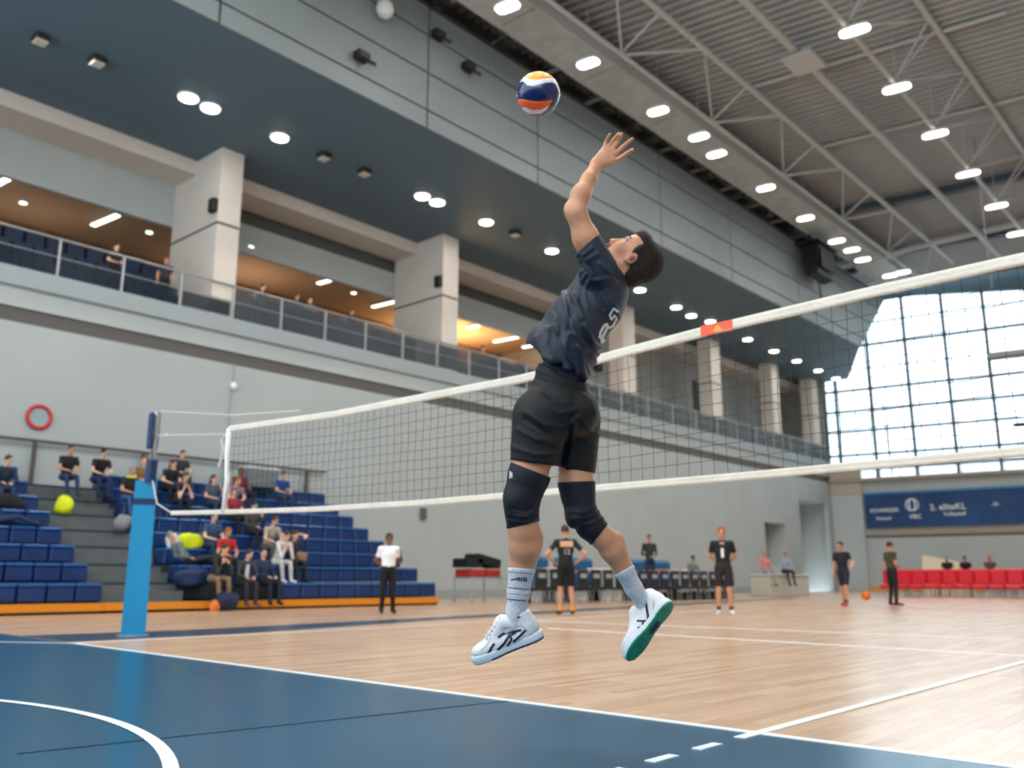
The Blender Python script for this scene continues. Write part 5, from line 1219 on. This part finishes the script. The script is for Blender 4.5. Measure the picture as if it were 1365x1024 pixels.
# ---- jersey
Sh = [cap(A(801, 388), A(767, 436), .122, .138, 0, flat=(0, 1, 0), fs=1.28), cap(A(767, 436), A(748, 470), .138, .146, 0, flat=(0, 1, 0), fs=1.2), cap(A(748, 470), A(736, 498), .146, .150, 0, flat=(0, 1, 0), fs=1.15),
      cap(A(800, 366, -.13), A(817, 378, .15), .066, .066, 0, .04), cap(A(798, 358, -.14), A(777, 312, -.178), .079, .060, 0, .03), cap(A(822, 366, .15), A(808, 408, .21), .07, .062, 0, .03),
      ell(A(722, 452, .0), (.055, .12, .05), None, 0, .05), ell(A(810, 408, .0), (.06, .15, .09), None, 0, .05)]
hemA, hemN = halfplane((708, 463), (786, 508), (770, 420)); slA, slN = halfplane((768, 338), (791, 316), (800, 360))
def shirtpost(F, X, Y, Z):
    u = 682.5+1196*X/Y; w = .008*np.sin(u*.16+1)+.003*np.sin(u*.43)
    F = np.maximum(F, (X-hemA[0])*hemN[0]+(Y-hemA[1])*hemN[1]+(Z-hemA[2])*hemN[2]+w)
    F = np.maximum(F, (X-slA[0])*slN[0]+(Y-slA[1])*slN[1]+(Z-slA[2])*slN[2])
    return F
V, Q, MI = sdf_mesh(Sh, .0055, .03, post=shirtpost); V = relax(V, Q, 1, .4)
SL = [([(751, 390), (757, 418), (766, 446), (773, 475), (779, 508)], .010, 3.6), ([(765, 396), (774, 420), (783, 442), (796, 472)], .008, 3.4), ([(742, 436), (750, 458), (762, 480), (776, 502)], .009, 4), ([(775, 362), (768, 382), (764, 400)], .007, 3),
      ([(780, 366), (773, 384), (770, 402), (776, 425)], .006, 2.6), ([(786, 372), (779, 392), (784, 412)], .005, 2.6), ([(807, 388), (820, 410), (824, 422)], .006, 3), ([(802, 392), (812, 412)], .005, 2.6), ([(790, 374), (813, 371)], .006, 3), ([(800, 352), (812, 362), (822, 376)], .005, 3),
      ([(732, 440), (728, 462), (738, 478)], .008, 4), ([(767, 445), (788, 470), (795, 489)], .008, 3.4), ([(778, 434), (790, 455), (799, 462)], .006, 3), ([(757, 446), (752, 470), (757, 492)], .007, 3.4), ([(715, 450), (722, 468), (735, 480)], .007, 4), ([(747, 402), (742, 424), (733, 440)], .006, 3.6),
      ([(757, 396), (761, 420), (757, 440)], -.007, 3), ([(771, 410), (778, 440), (786, 470)], -.006, 3), ([(745, 448), (752, 474), (764, 494)], -.006, 3), ([(771, 345), (786, 356), (795, 372)], -.006, 3), ([(773, 352), (778, 362), (782, 372)], -.006, 3), ([(778, 340), (790, 330)], .004, 2.5), ([(781, 348), (797, 338)], .004, 3), ([(790, 372), (797, 395), (806, 410)], -.005, 3),
      ([(740, 414), (749, 430), (746, 452)], -.005, 3), ([(760, 470), (770, 490), (772, 504)], -.006, 2.6), ([(768, 462), (780, 482), (786, 500)], .007, 2.6), ([(726, 476), (742, 484), (758, 489)], .006, 3)]
V = folds(V, Q, [(p, a*1.45, s) for p, a, s in SL]); V = relax(V, Q, 1, .3)
emit('jersey', V, Q, None, [m_shirt])
# ---- shorts
So = [cap(A(748, 500), A(744, 540), .112, .150, 0, flat=(0, 1, 0), fs=1.15), ell(A(745, 552), (.172, .16, .13), None, 0, .03), cap(A(722, 556, -.06), A(713, 634, -.08), .130, .110, 0, .02), cap(A(769, 560, .05), A(767, 645, .05), .108, .086, 0, .02), ell(A(774, 548, -.06), (.08, .09, .09), None, 0, .03)]
a1 = halfplane((679, 613), (746, 622), (715, 570)); a2 = halfplane((743, 622), (793, 631), (768, 580)); top_ = halfplane((714, 481), (784, 511), (740, 560))
def shortpost(F, X, Y, Z):
    f1 = (X-a1[0][0])*a1[1][0]+(Y-a1[0][1])*a1[1][1]+(Z-a1[0][2])*a1[1][2]; f2 = (X-a2[0][0])*a2[1][0]+(Y-a2[0][1])*a2[1][1]+(Z-a2[0][2])*a2[1][2]
    u = 682.5+1196*X/Y; near = (u < 745)
    F = np.maximum(F, np.where(near, f1, f2)); return np.maximum(F, (X-top_[0][0])*top_[1][0]+(Y-top_[0][1])*top_[1][1]+(Z-top_[0][2])*top_[1][2])
V, Q, MI = sdf_mesh(So, .0055, .03, post=shortpost); V = relax(V, Q, 1, .4)
FL = [([(698, 548), (725, 566), (752, 570), (772, 556)], .006, 3.5), ([(690, 572), (715, 586), (744, 590), (760, 576)], .006, 3.5), ([(684, 596), (712, 606), (742, 606)], .005, 3.5), ([(762, 556), (756, 590), (749, 618)], -.009, 3.2), ([(764, 566), (762, 600), (757, 626)], .008, 4), ([(775, 560), (790, 575), (797, 580)], .006, 3),
      ([(768, 578), (785, 590), (794, 596)], .005, 3), ([(706, 520), (730, 534), (760, 536)], .005, 4), ([(770, 520), (786, 535), (793, 552)], .005, 3.5), ([(715, 505), (745, 516), (780, 522)], -.005, 3), ([(700, 560), (728, 578), (752, 580)], -.005, 3), ([(712, 492), (745, 503), (781, 514)], .006, 4), ([(730, 540), (745, 552), (768, 546)], .004, 3)]
V = folds(V, Q, FL); V = relax(V, Q, 1, .3); emit('shorts', V, Q, None, [m_short])
# ---- knee pads and socks follow the leg profile
def sleeve(name, L, i0, i1, g, planes, mat, extra=(), lines=None, parent=player):
    P = [cap(A(*p[:3]), A(*q[:3]), p[3]+g, q[3]+g, 0, .015) for p, q in zip(L[i0:i1], L[i0+1:i1+1])]+list(extra)
    V, Q, MI = sdf_mesh(P, .0045, .015, post=keep([halfplane(*p) for p in planes])); V = relax(V, Q, 1, .4)
    if lines: V = folds(V, Q, lines)
    return emit(name, V, Q, None, [mat], parent)
k1 = sleeve('knee_pad', LA, 1, 6, .0065, [((679, 615), (732, 636), (695, 660)), ((678, 704.5), (719, 695), (695, 660))], m_kpad, [ell(A(686, 669, -.12), (.047, .055, .062), None, 0, .02), cap(A(712, 632, -.09), A(704, 664, -.1), .07, .05, 0, .03)], [([(678, 686), (700, 690), (716, 680)], .004, 2.2), ([(677, 694), (700, 697), (716, 690)], .004, 2.2), ([(682, 678), (702, 683), (717, 672)], -.003, 2), ([(684, 640), (676, 660), (680, 684)], .003, 2.5)])
k2 = sleeve('knee_pad', LB, 2, 6, .006, [((744, 643), (793, 641), (775, 680)), ((790, 724.5), (812, 697), (775, 680))], m_kpad, [cap(A(768.5, 640, .03), A(770, 660, .02), .079, .072, 0, .02), ell(A(765, 690, -.02), (.038, .05, .05), None, 0, .02)], [([(757, 682), (778, 684), (792, 676)], .004, 2.2), ([(762, 692), (784, 690), (798, 682)], .004, 2.2), ([(770, 702), (790, 697), (803, 690)], .004, 2.2)])
s1 = sleeve('sock', LA, 6, 9, .0045, [((676, 756.3), (713, 758.8), (690, 790))], m_sock, [cap(A(688, 812, -.02), A(685, 832, -.02), .043, .037, 0), cap(A(685, 832, -.02), A(668, 844, -.02), .036, .031, 0)])
s1['label'] = 'white sock with thin dark rings and small print'
s2 = sleeve('sock', LB, 6, 9, .0045, [((820, 767), (844, 753), (850, 790))], m_sock, [cap(A(858, 804, .155), A(865, 814, .165), .038, .035, 0), cap(A(862, 812, .16), A(851, 834, .155), .034, .029, 0)])
# ---- decals lying on the cloth: ribbons dropped onto the surface along the view direction from the near side
def drop(bv, u, v, off):
    d = A(u, v)/np.linalg.norm(A(u, v)); dw = d[0]*Rn+d[1]*Fn+d[2]*Un
    hit = BV[bv].ray_cast(Vector(CAMN+dw*2.5), Vector(dw), 4)
    if hit[0] is None: return None
    n = hit[1]
    if n.dot(Vector(dw)) > 0: n = -n
    return hit[0]+n*off
def ribbon(name, bv, strokes, w, mat, parent, off=.0016, closed=False):
    mb = MB()
    for st_ in strokes:
        ww = w
        if isinstance(st_, tuple) and not isinstance(st_[0], tuple): pass
        pts = []
        for (x0, y0), (x1, y1) in zip(st_[:-1], st_[1:]):
            n = max(2, int(math.hypot(x1-x0, y1-y0)/1.2))
            pts += [(x0+(x1-x0)*i/n, y0+(y1-y0)*i/n) for i in range(n)]
        pts.append(st_[-1]); rows = []
        for i, (x, y) in enumerate(pts):
            a = pts[max(i-1, 0)]; b = pts[min(i+1, len(pts)-1)]; dx, dy = b[0]-a[0], b[1]-a[1]; l = math.hypot(dx, dy) or 1
            q = [drop(bv, x-dy/l*ww*t, y+dx/l*ww*t, off) for t in (-.5, 0, .5)]
            rows.append(q if all(z is not None for z in q) else None)
        for r0, r1 in zip(rows[:-1], rows[1:]):
            if r0 and r1: mb.add(r0+r1, [(0, 1, 4, 3), (1, 2, 5, 4)])
    if mb.f: return mb.build(name, mat, parent)
jer = [o for o in player.children if o.name.startswith('jersey')][0]
ribbon('number_digit', 'jersey', [[(799, 451), (800, 443), (805, 434), (809, 431.5), (809, 437), (801.5, 452), (802, 457), (806.5, 451)]], 3.4, m_num, jer, .002)
ribbon('number_digit', 'jersey', [[(824, 416), (818, 411), (812.5, 420), (815, 426), (819, 420), (822, 424), (817, 434), (812, 437), (809.5, 434)]], 3.0, m_num, jer, .002)
ribbon('stripe', 'sock', [[(677, 762), (710.5, 765)]], .7, m_ink, s1); ribbon('stripe', 'sock', [[(675, 783), (706, 786)]], 1.0, m_ink, s1); ribbon('stripe', 'sock', [[(676, 791), (706, 793.5)]], .5, m_ink, s1); ribbon('stripe', 'sock', [[(674, 798.5), (702, 801)]], 1.0, m_ink, s1)
ribbon('print', 'sock', [[(681, 772.8), (688, 772.2)], [(687, 773), (691, 769.6), (691, 774)], [(693, 769.5), (693, 774)], [(695.5, 769.8), (695.5, 774.3)], [(698, 770.2), (701.5, 770.4), (701.5, 774.2), (698, 774.4), (698, 770.4)]], 1.5, m_ink, s1)
ribbon('logo', 'knee_pad', [[(680.5, 628), (680, 638)], [(682.5, 630), (682.5, 637)]], 1.5, m_num, k1)
# ---- shoes
def shoe(frame, origin, name, label, sole_mat, tip_mat, bvn, rake):
    X, Y_, Z_ = [np.array(f, float)/np.linalg.norm(f) for f in frame]; O = np.array(origin)
    R = [X, Y_, Z_]; P = lambda x, y, z: O+X*x+Y_*y+Z_*z
    root = thing('shoe', None, None, (0, 0, 0))
    root.location = Vector(toW([O])[0])-ploc; root.parent = player; root['label'] = label
    U = [ell(P(.048, 0, .052), (.050, .036, .052), R, 0), cap(P(.055, 0, .045), P(.20, 0, .035), .038, .040, 0, flat=Y_, fs=1.0), ell(P(.245, .004, .036), (.078, .047, .036), R, 0, .02), cap(P(.10, 0, .095), P(.145, 0, .118), .036, .031, 0), cap(P(.145, 0, .112), P(.225, 0, .055), .033, .030, 0),
         cap(P(.046, 0, .08), P(.054, 0, .13), .041, .042, 0), cut(cap(P(.076, 0, .125), P(.072, 0, .19), .032, .042, 1, .006))]
    pa, pn = P(0, 0, .012), -Z_; ca, cn = P(.07, 0, .138), Z_*.98-X*.2
    V, Q, MI = sdf_mesh(U, .004, .018, post=keep([(pa, pn), (ca, cn/np.linalg.norm(cn))])); V = relax(V, Q, 1, .4)
    emit('upper', V, Q, MI, [m_shoe, m_ink], root); BV[bvn] = BV[[k for k in BV if k.startswith('upper')][-1]]
    def solebits(g, z0, z1): return [ell(P(.052, 0, .012), (.060+g, .039+g, .055), R, 0, .02), ell(P(.14, .002, .012), (.10, .034+g, .055), R, 0, .02), ell(P(.242, .004, .012), (.092+g, .049+g, .055), R, 0, .02)]
    V, Q, MI = sdf_mesh(solebits(0, 0, 0), .004, .02, post=keep([(P(0, 0, -.008), -Z_), (P(0, 0, .028), Z_)])); V = relax(V, Q, 1, .4); emit('midsole', V, Q, None, [m_mid], root, False)
    V, Q, MI = sdf_mesh(solebits(.002, 0, 0), .0035, .02, post=keep([(P(0, 0, -.0125), -Z_), (P(0, 0, -.002), Z_)]))
    lx = (V-O)@X; fx = lx[Q].mean(1); emit('outsole', V, Q, (fx > .245).astype(int) if tip_mat is not sole_mat else None, [sole_mat, tip_mat], root, False)
    def ring(zc, rx, ry, r, mat, nm, x0=.058, sl=.0):
        mb = MB(); mb.tube([Vector(toW([P(x0+rx*cos(t), ry*sin(t), zc+sl*cos(t)-.006*sin(t)**2)])[0]) for t in [2*pi*k/28 for k in range(28)]], r, 6, closed=True); mb.build(nm, mat, root, smooth=True)
    ring(.128, .044, .037, .006, m_ink, 'collar_lining', .066, .014)
    # tread bars under the sole
    mb = MB()
    for k in range(9):
        x = .03+k*.034; w = .024 if .09 < x < .17 else (.030 if x < .25 else .022)
        c = toW([P(x, 0, -.0135)])[0]; vx = toW([P(1, 0, 0)])[0]-toW([P(0, 0, 0)])[0]; vy = toW([P(0, 1, 0)])[0]-toW([P(0, 0, 0)])[0]; vz = toW([P(0, 0, 1)])[0]-toW([P(0, 0, 0)])[0]
        mb.obox(Vector(c), .012, w*2, .003, vx+vy*.3, vy-vx*.3, vz)
    tag(mb.build('tread_bars', sole_mat, root), kind='stuff')
    mb = MB()
    for k in range(6):
        x = .140+k*.017; zc = .150-k*.0115
        pts = [toW([P(x+(.008 if s_ > 0 else -.004), y, zc-(y/.03)**2*.016)])[0] for s_, y in zip((1, 1, 1, 1, 1), (-.026, -.013, 0, .013, .026))]
        mb.tube([Vector(p) for p in pts], .0035, 5)
        pts = [toW([P(x-(y/.03)*.008, y, zc+.002-(y/.03)**2*.016)])[0] for y in (-.026, -.013, 0, .013, .026)]
        mb.tube([Vector(p) for p in pts], .003, 5)
    mb.build('laces', M('lace_grey_white', (196, 198, 206), rough=.8), root)
    return root
tx = A(633, 874, -.03)-A(724, 838, -.02); sA = shoe((tx, (0, 1, 0), (-.37, 0, .93)), A(723, 846.5, -.02), 'shoe', 'white shoe with navy side stripes and a navy edged sole, toe down left', m_navo, m_mint, 'shoeA', 0)
st_A = [[(664, 850), (671, 845), (683, 843), (695, 840)], [(663, 867), (672, 858), (680, 846)], [(676, 861), (682, 853), (680, 848), (688, 843)], [(684, 856), (694, 847), (701, 840)], [(650, 873), (655, 864), (659, 858)]]
ribbon('side_stripe', 'shoeA', st_A[:2], 3.4, m_ink, sA); ribbon('side_stripe', 'shoeA', st_A[2:4], 3.0, m_ink, sA); ribbon('side_stripe', 'shoeA', st_A[4:], 3.4, m_ink, sA)
ribbon('red_badge', 'shoeA', [[(698, 853.5), (706, 851.5)]], 3.6, M('red_badge', (176, 62, 54), rough=.4), sA, .006)
xB = np.array([-.58, 0.05, -.81]); xB /= np.linalg.norm(xB); w_ = np.array([.815, 0, -.58]); NB_ = .6*w_-.8*np.array([0, 1, 0.]); upB = -NB_; upB -= xB*(upB@xB); upB /= np.linalg.norm(upB); yB = np.cross(upB, xB)
sB = shoe((xB, yB, upB), A(893.5, 803, .07), 'shoe', 'white shoe kicked up behind, showing its green sole', m_teal, m_teal, 'shoeB', 0)
ribbon('side_stripe', 'shoeB', [[(861, 803), (864, 822), (862, 836)]], 3.2, m_ink, sB); ribbon('side_stripe', 'shoeB', [[(849, 828), (863, 828)], [(850, 837), (863, 836)], [(850, 846), (860, 840)], [(857, 828), (857, 838)]], 2.6, m_ink, sB)

m_seamg = M('shoe_seam_grey', (150, 158, 172), rough=.6)
ribbon('seam', 'shoeA', [[(704, 842), (696, 834), (680, 836), (668, 838)], [(655, 850), (648, 862), (640, 868)], [(706, 846), (716, 838), (722, 838)]], .8, m_seamg, sA)
ribbon('heel_panel', 'shoeA', [[(716, 826), (718, 838)]], 2.0, m_seamg, sA)
ribbon('seam', 'shoeB', [[(880, 806), (876, 822), (866, 840)], [(858, 846), (850, 862)], [(872, 800), (870, 820)]], .9, m_seamg, sB)

mb = MB(); sx_ = toW([A(893.5, 803, .07)+xB*.135-upB*.0155])[0]; e1 = toW([A(893.5, 803, .07)+xB])[0]-toW([A(893.5, 803, .07)])[0]; e2 = toW([A(893.5, 803, .07)+yB])[0]-toW([A(893.5, 803, .07)])[0]; e3 = toW([A(893.5, 803, .07)+upB])[0]-toW([A(893.5, 803, .07)])[0]
mb.disc(Vector(sx_), .03, 18, .004, tuple(e3), sx=1.25, sy=.5, a=tuple(e1)); mb.build('arch_badge', m_ink, sB)
